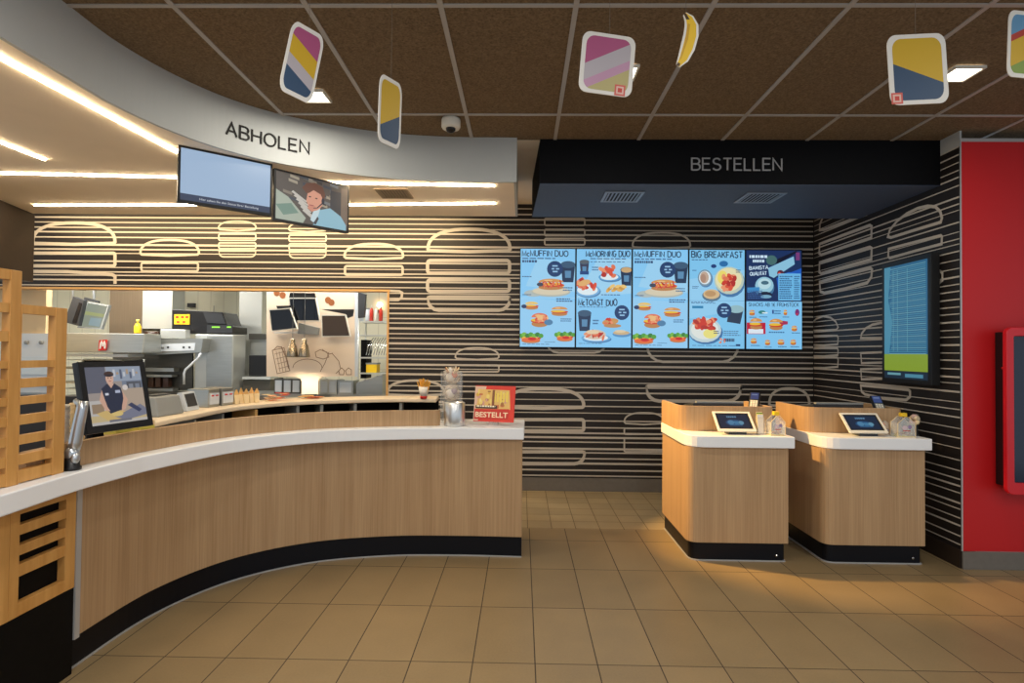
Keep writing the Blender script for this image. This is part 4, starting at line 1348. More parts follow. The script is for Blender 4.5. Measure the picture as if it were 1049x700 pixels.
# customer tablets leaning on the white tops
def pic_tablet(c, asp):
    c.rect(0, 0, 1, 1, (14, 18, 28)); c.rect(0.06, 0.1, 0.94, 0.92, (22, 44, 78))
    c.lines(0.32, 0.66, 0.4, 0.12, 1, (120, 170, 210), .8)
    c.ell(0.5, 0.4, 0.26, 0.2, (36, 88, 140)); c.ell(0.4, 0.42, 0.1, 0.14, (96, 160, 206)); c.rect(0.5, 0.3, 0.62, 0.5, (80, 150, 200)); c.ell(0.7, 0.4, 0.08, 0.12, (120, 180, 214)); c.rect(0.34, 0.22, 0.72, 0.28, (60, 120, 170))
BLt, BRt, TLt = Vector((1.447, 4.215, 0.935)), Vector((1.727, 4.215, 0.935)), Vector((1.437, 4.357, 1.062))
TRt = TLt + (BRt - BLt)
tab, M, w, h = display('customer_tablet', TLt, TRt, BLt, 0.014, (0.016, 0.016, 0.02, 0.016), 'white framed tablet leaning on the till nearer the serving counter', 'tablet', pic_tablet, 'screen_dim', 'white_plastic', 'tablets on the tills')
m = MB()
m.hexa([(1.53, 4.235, TZ + 0.0005), (1.66, 4.235, TZ + 0.0005), (1.66, 4.33, TZ + 0.0005), (1.53, 4.33, TZ + 0.0005),
        (1.53, 4.236, 0.928), (1.66, 4.236, 0.928), (1.66, 4.33, 1.0), (1.53, 4.33, 1.0)], 'dark_grey_plastic')
m.build('stand', tab)
dup(tab, Vector(tab.location) + Vector((0.955, 0, 0)), 'white framed tablet leaning on the till beside the right wall')

# house-shaped clear collection boxes with yellow lids
def coin_box(cx, cy, wd, label):
    z0 = TZ + 0.0005
    t = thing('collection_box', (cx, cy, z0), label, 'collection box', 'collection boxes on the tills')
    hw, hd, e, pk = wd / 2, 0.04, 0.10, 0.145
    g = [(-hw, 0), (hw, 0), (hw, e), (0.2 * hw, pk), (-0.2 * hw, pk), (-hw, e)]
    m = MB()
    for y in (-hd, hd - 0.003):
        m.extrude([(cx + x, cy + y, z0 + z) for x, z in g], (0, 0.003, 0), 'clear_acrylic')
    m.box(cx - hw, cx - hw + 0.003, cy - hd + 0.004, cy + hd - 0.004, z0, z0 + e, 'clear_acrylic'); m.box(cx + hw - 0.003, cx + hw, cy - hd + 0.004, cy + hd - 0.004, z0, z0 + e, 'clear_acrylic')
    m.build('case', t)
    m = MB(); m.box(cx - hw + 0.004, cx + hw - 0.004, cy - hd + 0.004, cy + hd - 0.004, z0, z0 + 0.006, 'yellow_pale')
    for y in (-hd - 0.0015, hd + 0.0015):
        m.tube([(cx + x * 0.99, cy + y, z0 + max(z, 0.002)) for x, z in g], 0.0022, 'paper_cream', 6, True)
    m.build('rim', t)
    m = MB(); m.box(cx - 0.02, cx + 0.02, cy - 0.018, cy + 0.018, z0 + pk + 0.0005, z0 + pk + 0.028, 'yellow'); m.build('lid', t, bevel=0.003)
    m = MB(); rc = random.Random(int(cx * 100))
    for k in range(36):
        a, b = rc.uniform(-hw + .014, hw - .014), rc.uniform(-hd + .015, hd - .015)
        m.lathe([(0, 0), (0.009, 0), (0.009, 0.002), (0, 0.002)], (cx + a, cy + b, z0 + 0.007 + rc.uniform(0, 0.022)), rc.choice(['coin_copper', 'coin_copper', 'yellow_pale']), 10, axis=(rc.uniform(-.4, .4), rc.uniform(-.4, .4), 1))
    m.build('coins', t)['kind'] = 'stuff'
    cv = Canvas((cx - hw * .7, cy - hd - 0.0006, z0 + 0.04), (1, 0, 0), (0, 0, 1), 'print')
    cv.win(0, 0, hw * 1.4, 0.055)
    cv.ell(0.35, 0.5, 0.22, 0.3, (214, 190, 196)); cv.ell(0.75, 0.62, 0.16, 0.25, (150, 130, 170)); cv.rect(0.2, 0.05, 0.8, 0.16, (206, 90, 80))
    cv.build('print', t)
    return t
coin_box(1.872, 4.235, 0.105, 'clear house-shaped box with yellow lid on the nearer till')
coin_box(2.80, 4.24, 0.128, 'larger clear house-shaped box with yellow lid by the right wall')
# leaflet pocket and bag beside the boxes
t = thing('leaflet_holder', (1.775, 4.265, TZ + 0.0005), 'pale leaflet holder between the tablet and the coin box', 'leaflet holder')
m = MB(); m.hexa([(1.752, 4.235, TZ + .0005), (1.808, 4.235, TZ + .0005), (1.808, 4.295, TZ + .0005), (1.752, 4.295, TZ + .0005), (1.75, 4.262, 1.03), (1.8, 4.262, 1.03), (1.8, 4.3, 1.03), (1.75, 4.3, 1.03)], 'clear_film'); m.build('holder', t)
m = MB()
for k in range(4): m.hexa([(1.757, 4.27 + k * .006, TZ + .005), (1.8, 4.27 + k * .006, TZ + .005), (1.8, 4.273 + k * .006, TZ + .005), (1.757, 4.273 + k * .006, TZ + .005), (1.753, 4.276 + k * .006, 1.05 + k * .006), (1.797, 4.276 + k * .006, 1.05 + k * .006), (1.797, 4.279 + k * .006, 1.05 + k * .006), (1.753, 4.279 + k * .006, 1.05 + k * .006)], ['white_paper', 'yellow_pale', 'green_leaf', 'paper_cream'][k])
m.build('leaflets', t)
t = thing('wrapped_sweets', (2.70, 4.30, TZ + 0.0005), 'crumpled clear bag of purple sweets behind the right tablet', 'bag')
random.seed(21)
m = MB(); m.ball((2.722, 4.33, TZ + 0.055), (0.03, 0.036, 0.05), 'clear_film', 14, 9, 0.22); m.build('bag', t)
m = MB()
for k in range(9): m.ball((2.722 + random.uniform(-.014, .014), 4.33 + random.uniform(-.02, .02), TZ + 0.02 + 0.008 * k), 0.011, random.choice(['toy_purple', 'toy_pink', 'paper_orange']), 8, 6)
m.build('sweets', t)
t = thing('lollipop_bunch', (2.925, 4.30, TZ + 0.0005), 'round bunch of pink and cream wrapped sweets in a dark stand', 'sweets')
m = MB(); m.lathe([(0, 0), (0.026, 0), (0.028, 0.008), (0.02, 0.012), (0.02, 0.075), (0, 0.075)], (2.925, 4.30, TZ + 0.0005), 'dark_grey_plastic', 18); m.build('stand', t)
m = MB()
for k in range(16):
    a, b = random.uniform(0, 2 * PI), random.uniform(-.6, 1.2)
    m.ball((2.925 + 0.022 * math.cos(a) * math.cos(b), 4.30 + 0.022 * math.sin(a) * math.cos(b), TZ + 0.112 + 0.034 * math.sin(b)), 0.017, random.choice(['paper_cream', 'toy_pink', 'paper_cream', 'clear_film']), 8, 6, 0.2)
m.build('wrapped_sweets', t)

# card terminals on swivel posts behind the upstands
def terminal(cx, cy, z, yaw, tilt, label):
    t = thing('card_terminal', (cx, cy, TZ + 0.0065), label, 'card terminal', 'card terminals on the tills')
    m = MB(); m.lathe([(0, 0), (0.04, 0), (0.04, 0.008), (0.012, 0.012), (0.012, z - TZ - 0.06), (0, z - TZ - 0.06)], (cx, cy, TZ + 0.0065), 'dark_grey_plastic', 16); m.build('post', t)
    M = Matrix.Translation((cx, cy, z)) @ Matrix.Rotation(yaw, 4, 'Z') @ Matrix.Rotation(tilt, 4, 'X')
    m = MB(M); m.box(-0.04, 0.04, -0.085, 0.085, -0.03, 0, 'black_plastic'); m.build('housing', t, bevel=0.008)
    m = MB(M); m.box(-0.03, 0.03, -0.08, -0.005, 0.0004, 0.003, 'grey_plastic')
    for i in range(3):
        for j in range(4): m.box(-0.024 + i * .018, -0.012 + i * .018, -0.075 + j * .017, -0.064 + j * .017, 0.0032, 0.006, 'white_plastic')
    m.build('keypad', t)
    cv = Canvas(M @ Vector((-0.03, 0.005, 0.001)), M.to_3x3() @ Vector((1, 0, 0)), M.to_3x3() @ Vector((0, 1, 0)), 'screen_dim')
    cv.rect(0, 0, 0.06, 0.07, (70, 88, 150)); cv.rect(0.008, 0.045, 0.05, 0.055, (150, 170, 214)); cv.build('screen', t)
    return t
terminal(1.90 - 0.045, 4.58, 1.135, -0.5, 0.75, 'card terminal on a post behind the nearer till upstand')
terminal(2.87 - 0.05, 4.56, 1.12, -0.2, 0.75, 'card terminal on a post behind the right till upstand')
# cash keyboards behind the upstands
def keyboard(cx, cy, label):
    t = thing('till_keyboard', (cx, cy, TZ + 0.0065), label, 'till keyboard', 'till keyboards')
    m = MB(); m.hexa([(cx - .2, cy - .13, TZ + .0065), (cx + .2, cy - .13, TZ + .0065), (cx + .2, cy + .13, TZ + .0065), (cx - .2, cy + .13, TZ + .0065),
                      (cx - .2, cy - .13, 1.108), (cx + .2, cy - .13, 1.108), (cx + .2, cy + .13, 1.075), (cx - .2, cy + .13, 1.075)], 'dark_grey_plastic'); m.build('housing', t, bevel=0.006)
    m = MB(); m.box(cx - .17, cx + .2, cy - .128, cy - .09, 1.1085, 1.121, 'grey_plastic'); m.build('top_rail', t)
    return t
keyboard(1.56, 4.68, 'dark till keyboard behind the upstand of the nearer till')
keyboard(2.50, 4.68, 'dark till keyboard behind the upstand of the right till')

# ================================================================== MENU SCREENS
BG = (136, 204, 248); INK = (24, 42, 74); BADGE = (28, 62, 110)
def badge(c, x, y, r):
    c.ell(x, y, r, r / 1.78, BADGE)
    for i, (dx, dy, ww) in enumerate(((-.05, .03, .1), (-.06, 0, .05), (.02, 0, .06), (-.04, -.028, .09))):
        c.rect(x + dx, y + dy - .006, x + dx + ww, y + dy + .008, (150, 196, 232))
def cup(c, x, y, w, h, col=(30, 54, 86), label=True):
    c.poly([(x - w * .38, y), (x + w * .38, y), (x + w * .5, y + h), (x - w * .5, y + h)], col); c.ell(x, y + h, w * .52, w * .14, (58, 90, 120))
    if label: c.poly([(x - w * .2, y + h * .25), (x + w * .2, y + h * .25), (x + w * .22, y + h * .65), (x - w * .22, y + h * .65)], (90, 140, 180))
def burger(c, x, y, w, h, leafy=False, bun=(214, 150, 84)):
    c.ell(x, y - h * .28, w * .46, h * .22, (190, 130, 76))
    c.ell(x, y - h * .08, w * .5, h * .16, (206, 66, 44)); c.ell(x - w * .08, y - h * .02, w * .42, h * .12, (236, 190, 60))
    if leafy:
        for k in range(7): c.ell(x - w * .48 + k * w * .16, y + h * (.14 + .1 * (k % 2)), w * .13, h * .2, [(84, 160, 60), (120, 186, 70), (60, 130, 56)][k % 3], n=8)
        c.ell(x, y - h * .2, w * .44, h * .2, (232, 110, 60)); c.ell(x + w * .06, y - h * .12, w * .2, h * .14, (206, 40, 40))
    else:
        c.ell(x, y + h * .16, w * .46, h * .3, bun, 0, PI); c.ell(x - w * .1, y + h * .3, w * .16, h * .06, (236, 190, 130))
def plate(c, x, y, w, h, col=(206, 226, 240)):
    c.ell(x + .015, y - .012, w, h, (80, 130, 180)); c.ell(x, y, w, h, col); c.ell(x, y + .002, w * .82, h * .8, (226, 240, 246))
def bacon(c, x, y, w, h, n, seed):
    r = random.Random(seed)
    for i in range(n):
        a, b = x + r.uniform(-w, w), y + r.uniform(-h, h)
        q = r.uniform(0, PI)
        c.ell(a, b, w * .36, h * .42, r.choice([(206, 60, 46), (226, 120, 84), (236, 150, 110), (180, 50, 44), (220, 84, 60)]), rot=q, n=9)

def menu_a(c, asp):
    c.rect(0, 0, 1, 1, BG)
    c.poly([(0, 0), (1, 0), (1, .46), (0, .5)], (150, 208, 246)); c.poly([(.1, .62), (1, .56), (1, .86), (.3, .9)], (156, 212, 246))
    c.hand('McMUFFIN DUO', 0.03, 0.925, 0.056, 0.84, INK, seed=3)
    c.lines(.03, .885, .75, .022, 1, (60, 96, 140)); c.lines(.03, .845, .36, .03, 1, (44, 74, 116), .8); c.lines(.03, .70, .2, .02, 1, (60, 96, 140))
    c.ell(.24, .545, .17, .035, (176, 190, 190)); c.ell(.56, .56, .36, .05, (180, 186, 176)); c.ell(.56, .57, .34, .042, (216, 206, 180))
    cup(c, .87, .66, .26, .18); badge(c, .63, .795, .145)
    for k in range(4): c.ell(.5 + k * .07, .62 + (k % 2) * .012, .1, .024, (232, 186, 84), rot=-.25, n=8)
    burger(c, .56, .64, .5, .12); bacon(c, .56, .645, .2, .018, 12, 7); c.ell(.36, .635, .06, .02, (60, 70, 90)); c.lines(.78, .56, .18, .05, 2, (70, 110, 150)); c.lines(.04, .515, .16, .02, 1, (60, 96, 140))
    c.rect(0, .498, 1, .502, (176, 220, 248))
    burger(c, .21, .42, .26, .085, False, (238, 200, 90)); c.ell(.07, .41, .05, .02, (40, 60, 100)); c.lines(.66, .45, .3, .045, 2, (50, 84, 130))
    burger(c, .72, .365, .32, .1); burger(c, .36, .275, .33, .15, False, (226, 120, 90)); c.ell(.4, .29, .12, .035, (236, 190, 130)); bacon(c, .36, .28, .1, .03, 9, 2); c.ell(.52, .25, .08, .03, (80, 130, 170)); c.lines(.74, .25, .2, .04, 2, (60, 100, 150))
    burger(c, .2, .095, .38, .12, True); burger(c, .82, .11, .32, .11, True); c.lines(.05, .018, .6, .012, 1, (80, 120, 160)); c.lines(.45, .04, .2, .012, 1, (80, 120, 160))
def menu_b(c, asp):
    c.rect(0, 0, 1, 1, BG); c.poly([(0, .5), (1, .55), (1, .9), (.4, .92)], (160, 214, 246))
    c.hand('McMORNING DUO', 0.17, 0.925, 0.056, 0.8, INK, seed=4)
    c.lines(.25, .888, .7, .02, 1, (60, 96, 140)); c.lines(.25, .86, .7, .014, 1, (60, 96, 140))
    cup(c, .14, .745, .17, .12, (58, 60, 84)); c.rect(.06, .74, .22, .775, (30, 70, 130)); c.ell(.14, .87, .09, .022, (90, 100, 110))
    plate(c, .6, .715, .2, .04, (90, 160, 214)); bacon(c, .57, .77, .14, .05, 16, 3)
    cup(c, .91, .63, .22, .16); c.ell(.91, .79, .1, .028, (206, 170, 120)); c.lines(.28, .77, .12, .05, 2, (60, 100, 150))
    plate(c, .2, .58, .23, .065, (120, 180, 226)); bacon(c, .18, .64, .17, .045, 18, 5); c.ell(.14, .655, .12, .03, (226, 176, 112), rot=.3)
    for k in range(9): c.ell(.58 + k * .035, .585 + (k % 3) * .018, .06, .018, [(226, 176, 90), (206, 150, 70), (238, 200, 120)][k % 3], rot=.9 - k * .15, n=8)
    c.lines(.45, .52, .4, .02, 1, (70, 110, 160))
    c.hand('McTOAST DUO', .04, .425, .06, .7, INK, seed=5); c.lines(.05, .4, .5, .012, 1, (60, 96, 140)); 
    badge(c, .83, .355, .135); cup(c, .15, .165, .24, .18); c.lines(.3, .22, .12, .06, 2, (50, 90, 140))
    c.ell(.62, .26, .15, .035, (206, 150, 90), rot=.15); bacon(c, .62, .26, .1, .03, 8, 8); c.ell(.66, .22, .16, .02, (190, 140, 90))
    plate(c, .36, .095, .27, .04, (110, 176, 224)); c.ell(.34, .13, .2, .05, (216, 196, 176)); bacon(c, .34, .12, .17, .03, 12, 12); c.ell(.3, .155, .12, .022, (232, 206, 170))
    c.ell(.83, .135, .17, .03, (90, 150, 200)); c.ell(.82, .15, .15, .022, (206, 180, 140)); c.ell(.8, .165, .1, .014, (226, 206, 170)); c.lines(.05, .03, .5, .012, 1, (80, 120, 160))
def menu_c(c, asp):
    c.rect(0, 0, 1, 1, (128, 200, 242)); c.poly([(0, .3), (1, .4), (1, .8), (0, .7)], (148, 208, 244))
    c.hand('BIG BREAKFAST', .04, .922, .06, .92, INK, wt=.17, jit=.06, seed=6); c.lines(.04, .885, .4, .018, 1, (60, 96, 140))
    c.ell(.62, .86, .08, .03, (40, 110, 170)); c.ell(.44, .835, .05, .02, (30, 60, 120))
    plate(c, .28, .715, .13, .085, (120, 150, 170)); c.ell(.27, .72, .08, .06, (196, 170, 150)); c.ell(.25, .71, .05, .045, (176, 140, 120))
    c.ell(.74, .67, .27, .15, (70, 120, 170)); c.ell(.72, .69, .27, .14, (190, 206, 190)); c.ell(.71, .7, .24, .12, (232, 226, 180)); c.ell(.6, .72, .09, .07, (240, 220, 110)); bacon(c, .73, .68, .11, .08, 24, 6)
    c.ell(.4, .535, .17, .06, (90, 120, 140)); c.ell(.4, .55, .15, .05, (216, 186, 140)); c.ell(.38, .555, .1, .03, (190, 150, 104)); c.lines(.05, .6, .12, .03, 2, (60, 100, 150)); c.lines(.84, .76, .1, .04, 2, (50, 70, 110)); c.lines(.05, .775, .1, .02, 1, (60, 100, 150))
    c.rect(0, .482, 1, .485, (90, 150, 200)); c.lines(.03, .45, .5, .022, 2, (50, 90, 140)); c.rect(.05, .405, .25, .43, (40, 130, 180))
    c.poly([(.68, .27), (.92, .25), (.98, .4), (.72, .41)], (44, 60, 84)); c.ell(.85, .4, .14, .04, (150, 190, 200)); badge(c, .63, .385, .135)
    c.ell(.3, .16, .31, .12, (66, 116, 168)); c.ell(.28, .185, .3, .125, (196, 216, 220)); c.ell(.28, .19, .25, .1, (226, 232, 226)); c.ell(.38, .15, .13, .05, (236, 226, 130)); bacon(c, .3, .24, .19, .05, 30, 9); c.lines(.44, .14, .1, .04, 2, (40, 70, 120))
    c.lines(.62, .05, .2, .04, 1, (60, 70, 100), .8); bacon(c, .6, .08, .06, .02, 6, 4); c.lines(.62, .12, .3, .06, 3, (90, 130, 170)); c.lines(.05, .02, .8, .012, 1, (70, 110, 160)); c.rect(.84, .025, .92, .045, (30, 60, 110))
def menu_d(c, asp):
    c.rect(0, 0, 1, 1, (26, 50, 96)); c.poly([(.6, .5), (1, .5), (1, .82), (.55, .72)], (30, 92, 190)); c.ell(.8, .68, .2, .1, (40, 110, 214))
    c.poly([(.52, .9), (.92, 1), (.92, .98), (.56, .86)], (16, 22, 44)); c.poly([(.4, .82), (.86, .94), (.88, .86), (.5, .72), (.42, .74)], (140, 196, 224)); c.ell(.46, .9, .1, .05, (70, 110, 110)); c.rect(.9, .9, .97, .98, (120, 60, 120))
    c.lines(.06, .905, .42, .034, 1, (206, 232, 250), .8); c.lines(.12, .86, .26, .034, 1, (206, 232, 250), .8)
    c.hand('BARISTA', .06, .80, .034, .34, (206, 232, 250), wt=.2, rot=.03); c.hand('QUALITÄT', .07, .742, .034, .3, (206, 232, 250), wt=.2, rot=.03)
    c.ell(.33, .62, .18, .095, (70, 120, 160)); c.ell(.33, .645, .165, .085, (150, 200, 220)); c.ell(.33, .66, .12, .055, (186, 222, 232)); c.ell(.34, .67, .07, .02, (70, 110, 130)); c.ell(.62, .77, .06, .03, (90, 40, 60)); c.ell(.6, .765, .025, .015, (220, 80, 60))
    c.poly([(.02, .57), (.24, .585), (.24, .625), (.02, .62)], (60, 140, 200)); c.ell(.34, .55, .13, .03, (24, 34, 60)); c.ell(.36, .53, .1, .018, (120, 170, 200)); c.lines(.03, .5, .3, .09, 5, (60, 100, 160))
    c.rect(.58, .492, .985, .765, (110, 186, 232)); c.lines(.6, .5, .24, .24, 11, (40, 84, 140), .5); c.lines(.86, .5, .1, .24, 11, (40, 84, 140), .5)
    c.rect(0, 0, 1, .48, (132, 202, 246))
    c.hand('SNACKS AB 1€ FRÜHSTÜCK', .04, .43, .034, .9, INK, wt=.14, jit=.05)
    for x, y, r, k in ((.1, .365, .055, 0), (.28, .37, .06, 1), (.7, .37, .035, 0), (.13, .08, .06, 0), (.38, .065, .05, 0), (.62, .07, .065, 0), (.84, .07, .055, 0), (.86, .21, .055, 0)):
        if k: c.ell(x, y, r * 1.1, .018, (50, 130, 130)); c.rect(x, y - .012, x + .1, y, (226, 240, 246))
        else: burger(c, x, y, r * 2, .06)
        c.lines(x - .05, y - .06, .16, .018, 1, (60, 110, 160))
    c.rect(.46, .355, .49, .395, (40, 70, 140)); c.lines(.5, .34, .14, .05, 2, (60, 110, 160)); c.ell(.91, .37, .04, .035, (120, 50, 120)); c.rect(.885, .345, .925, .365, (190, 60, 90))
    c.rect(0, .15, .34, .265, (190, 24, 60)); c.rect(.03, .155, .3, .2, (226, 236, 246)); burger(c, .17, .255, .24, .12)
    c.poly([(.58, .29), (.74, .28), (.74, .25), (.6, .24)], (170, 50, 90)); burger(c, .53, .25, .26, .12); c.lines(.4, .15, .3, .025, 1, (60, 110, 160))
for k, (paint, lab) in enumerate(((menu_a, 'leftmost of the five blue menu screens on the striped wall'), (menu_b, 'second menu screen from the left, two duo headings'),
                                  (menu_a, 'middle one of the five blue menu screens'), (menu_c, 'fourth menu screen from the left, two large breakfast plates'),
                                  (menu_d, 'rightmost menu screen, dark upper half and a red box below'))):
    Ym = YB - 0.06
    xa, xb = -0.027 + 0.6105 * k, -0.027 + 0.6105 * (k + 1) - 0.003
    xa *= Ym / YB; xb *= Ym / YB
    zt, zb = 2.632 - 0.001, 1.548
    zt = 1.5 + (zt - 1.5) * Ym / YB; zb = 1.5 + (zb - 1.5) * Ym / YB
    t, M, w, h = display('menu_screen', (xa, Ym, zt), (xb, Ym, zt), (xa, Ym, zb), 0.045, (0.007, 0.007, 0.007, 0.007), lab, 'menu screen', paint, 'screen_blue', group='menu screens on the striped wall')
    m = MB(M); m.box(w * .3, w * .7, h * .4, h * .6, -0.056, -0.0455, 'dark_grey_plastic'); m.build('wall_mount', t)

# order status screen on the right wall
def pic_status(c, asp):
    c.rect(0, 0, 1, 1, (20, 40, 60)); c.rect(0.0, .2, 1, 1, (48, 122, 168))
    for i in range(46):
        y = .215 + i * .0168
        c.rect(.1 + (i % 5) * .02, y, .96, y + .006, (96, 176, 206) if i % 3 else (140, 206, 222))
    c.poly([(0, .2), (.12, .2), (.2, .5), (.1, .7), (.16, 1), (0, 1)], (92, 174, 208))
    for x in (.22, .32, .55): c.rect(x, .24, x + .012, .96, (126, 196, 216))
    c.rect(0, .068, 1, .215, (168, 200, 58)); c.rect(0, .0, 1, .06, (24, 52, 76)); c.rect(.08, .03, .4, .05, (130, 196, 210)); c.rect(.5, .015, .9, .045, (96, 170, 200))
nrm = NR.copy()
def onwall(px, py, d): return atP(px, py, PR + NR * d, NR)
TLq, TRq, BLq = onwall(903.5, 271.5, 0.09), onwall(953, 263, 0.09), onwall(904, 391, 0.09)
rt = TRq - TLq; rt.z = 0
TRq = TLq + rt
BLq = Vector((TLq.x, TLq.y, BLq.z))
t, M, w, h = display('status_screen', TLq, TRq, BLq, 0.07, (0.03, 0.03, 0.035, 0.035), 'tall black framed screen with lime bar on the striped right wall', 'screen', pic_status, 'screen_dim')
m = MB(M); m.box(w * .3, w * .7, h * .3, h * .7, -0.088, -0.0705, 'black_plastic'); m.build('wall_mount', t)

# self-order kiosk on the red wall, cut by the right edge of the view
t = thing('order_kiosk', (3.75, 4.05, 0.6), 'red framed order kiosk with black casing on the red wall', 'kiosk')
m = MB(); m.box(3.352, 3.95, 4.0, 4.0995, 0.60, 1.67, 'black_plastic'); m.build('casing', t, bevel=0.004)
def rrpoly(xa, xb, za, zb, r, y, n=6):
    out = []
    for cx, cz, a0 in ((xb - r, zb - r, 0), (xa + r, zb - r, PI / 2), (xa + r, za + r, PI), (xb - r, za + r, 3 * PI / 2)):
        for k in range(n + 1):
            a = a0 + PI / 2 * k / n; out.append((cx + r * math.cos(a), y, cz + r * math.sin(a)))
    return out
m = MB()
o_, i_ = rrpoly(3.322, 3.97, 0.555, 1.70, 0.045, 3.965), rrpoly(3.372, 3.92, 0.635, 1.64, 0.012, 3.965)
nq = len(o_)
vs = o_ + i_ + [(a, 3.999, c_) for a, _, c_ in o_] + [(a, 3.999, c_) for a, _, c_ in i_]
fs = []
for k in range(nq):
    j = (k + 1) % nq
    fs += [(k, j, nq + j, nq + k), (2 * nq + k, 3 * nq + k, 3 * nq + j, 2 * nq + j), (k, 2 * nq + k, 2 * nq + j, j), (nq + k, nq + j, 3 * nq + j, 3 * nq + k)]
m.add(vs, fs, 'red_frame'); m.build('frame', t, bevel=0.004)
m = MB(); m.box(3.373, 3.919, 3.985, 3.998, 0.636, 1.639, 'kiosk_glass'); m.build('screen', t)
m = MB(); q = onwall(1029, 377, 0); m.tube([(3.3515, 4.03, 1.418), (3.344, 4.03, 1.418)], 0.008, 'red_plastic', 10); m.build('button', t)

# ================================================================== THE KITCHEN BEHIND THE OPENING
def fbox(m, px0, py0, px1, py1, y, depth, mt):
    """upright box whose front face, at distance y, covers the given picture rectangle"""
    a, b = atY(px0, py0, y), atY(px1, py1, y)
    return m.box(a.x, b.x, y, y + depth, min(a.z, b.z), max(a.z, b.z), mt)
def fq(m, quad, y, depth, mt):
    return m.extrude([atY(x, y_, y) for x, y_ in quad], (0, depth, 0), mt)
def fthing(name, px, py, y, label, cat, group=None):
    return thing(name, atY(px, py, y), label, cat, group)

# beige cupboard side at far left
m = MB(); a, b = atY(-60, 240, 6.45), atY(49, 240, 6.45)
m.box(a.x, b.x, 6.45, 6.53, 0, 2.6, 'kitchen_beige')
tag(m.build('tall_cupboard'), 'tall beige cupboard side at the far left of the kitchen', 'cupboard')
t = fthing('control_cabinet', 30, 500, 6.2, 'pale blue panel with two knobs seen through the lattice screen', 'kitchen unit')
ROOT[t].z = 0; t.location.z = 0
m = MB(); yc = 6.40; a, b = atY(-40, 341, yc), atY(51, 341, yc)
m.box(a.x, b.x, yc, yc + 0.045, 0, a.z, 'white_enamel'); m.build('body', t)
m = MB(); fbox(m, 8, 366, 50, 384, yc - 0.011, 0.01, 'steel_bright'); fbox(m, 8, 388, 50, 396, yc - 0.011, 0.01, 'steel_dark'); fbox(m, 8, 402, 50, 420, yc - 0.011, 0.01, 'steel'); m.build('shelf_front', t)
for px in (28, 43):
    q = atY(px, 351, yc); m = MB(); m.lathe([(0, 0), (0.022, 0), (0.022, 0.02), (0, 0.02)], q - Vector((0, 0.0005, 0)), 'grey_plastic', 14, axis=(0, -1, 0)); m.build('knob', t)

# order monitors hanging over the hood, left
t = fthing('kitchen_monitor', 95, 323, 7.2, 'grey green lit monitor hanging over the steel hood', 'monitor', 'kitchen monitors')
yq = 7.2
m = MB(); fq(m, [(89, 309), (111.5, 313), (103.5, 337.5), (79, 336)], yq, 0.05, 'grey_plastic'); m.build('housing', t)
cv = Canvas((0, yq - 0.001, 0), (1, 0, 0), (0, 0, 1), 'screen_photo')
def K(pts): return [(atY(x, y, yq).x, atY(x, y, yq).z) for x, y in pts]
cv.poly(K([(90, 310.5), (110, 314), (102.5, 336), (81.5, 334.5)]), (150, 158, 140)); cv.poly(K([(88, 319), (107, 322), (106, 325), (86.5, 322.5)]), (172, 178, 120))
cv.poly(K([(93, 325.5), (104.5, 326.5), (102, 335), (90.5, 333)]), (150, 172, 176)); cv.build('screen', t)
m = MB(); fq(m, [(86, 304.5), (101, 308.5), (100.5, 310.5), (86, 307.5)], yq + 0.055, 0.03, 'dark_grey_plastic'); q = atY(92, 306, yq); m.tube([(q.x, yq + 0.07, q.z), (q.x - 0.05, yq + 0.07, 2.89)], 0.014, 'white_enamel', 8); m.build('ceiling_mount', t)
t = fthing('kitchen_monitor', 76, 320, 7.05, 'dark monitor seen from the side, left of the lit grey one', 'monitor', 'kitchen monitors')
m = MB(); fq(m, [(75, 304), (86, 308), (80, 334), (65.5, 330)], 7.05, 0.06, 'dark_grey_plastic'); m.build('housing', t)
m = MB(); fq(m, [(81, 310), (84, 311), (78, 331), (74, 330)], 7.044, 0.005, 'glass_dark'); m.build('screen', t)
m = MB(); q = atY(74, 306, 7.08); m.tube([(q.x, 7.08, q.z), (q.x, 7.08, 2.89)], 0.014, 'white_enamel', 8); m.build('ceiling_mount', t)
m = MB(); fq(m, [(72, 294), (86, 294), (85, 297.5), (73, 297)], 7.3, 0.05, 'plinth_navy')
tag(m.build('ceiling_sensor_box'), 'dark blue box under the kitchen ceiling, over the left monitors', 'box')

# steel columns and duct
m = MB(); fbox(m, 113, 285, 146, 343, 7.9, 0.3, 'steel_brown'); a = atY(113, 343, 7.9); b = atY(146, 343, 7.9); m.box(a.x + .02, b.x - .02, 7.93, 8.17, 0, a.z, 'steel_dark')
tag(m.build('duct_panel'), 'brownish steel duct panel between monitors and bright duct', 'duct')
m = MB(); fbox(m, 146.5, 295, 176, 337, 7.6, 0.28, 'steel_bright'); a, b = atY(147, 300, 7.6), atY(175, 300, 7.6); m.box(a.x, b.x, 7.61, 7.87, a.z - 0.05, 2.9, 'steel_bright')
m.box(a.x + 0.03, b.x - 0.03, 7.66, 7.84, 0.0, 1.78, 'steel_dark')
tag(m.build('exhaust_duct'), 'bright steel exhaust duct left of the white tiled wall', 'duct')

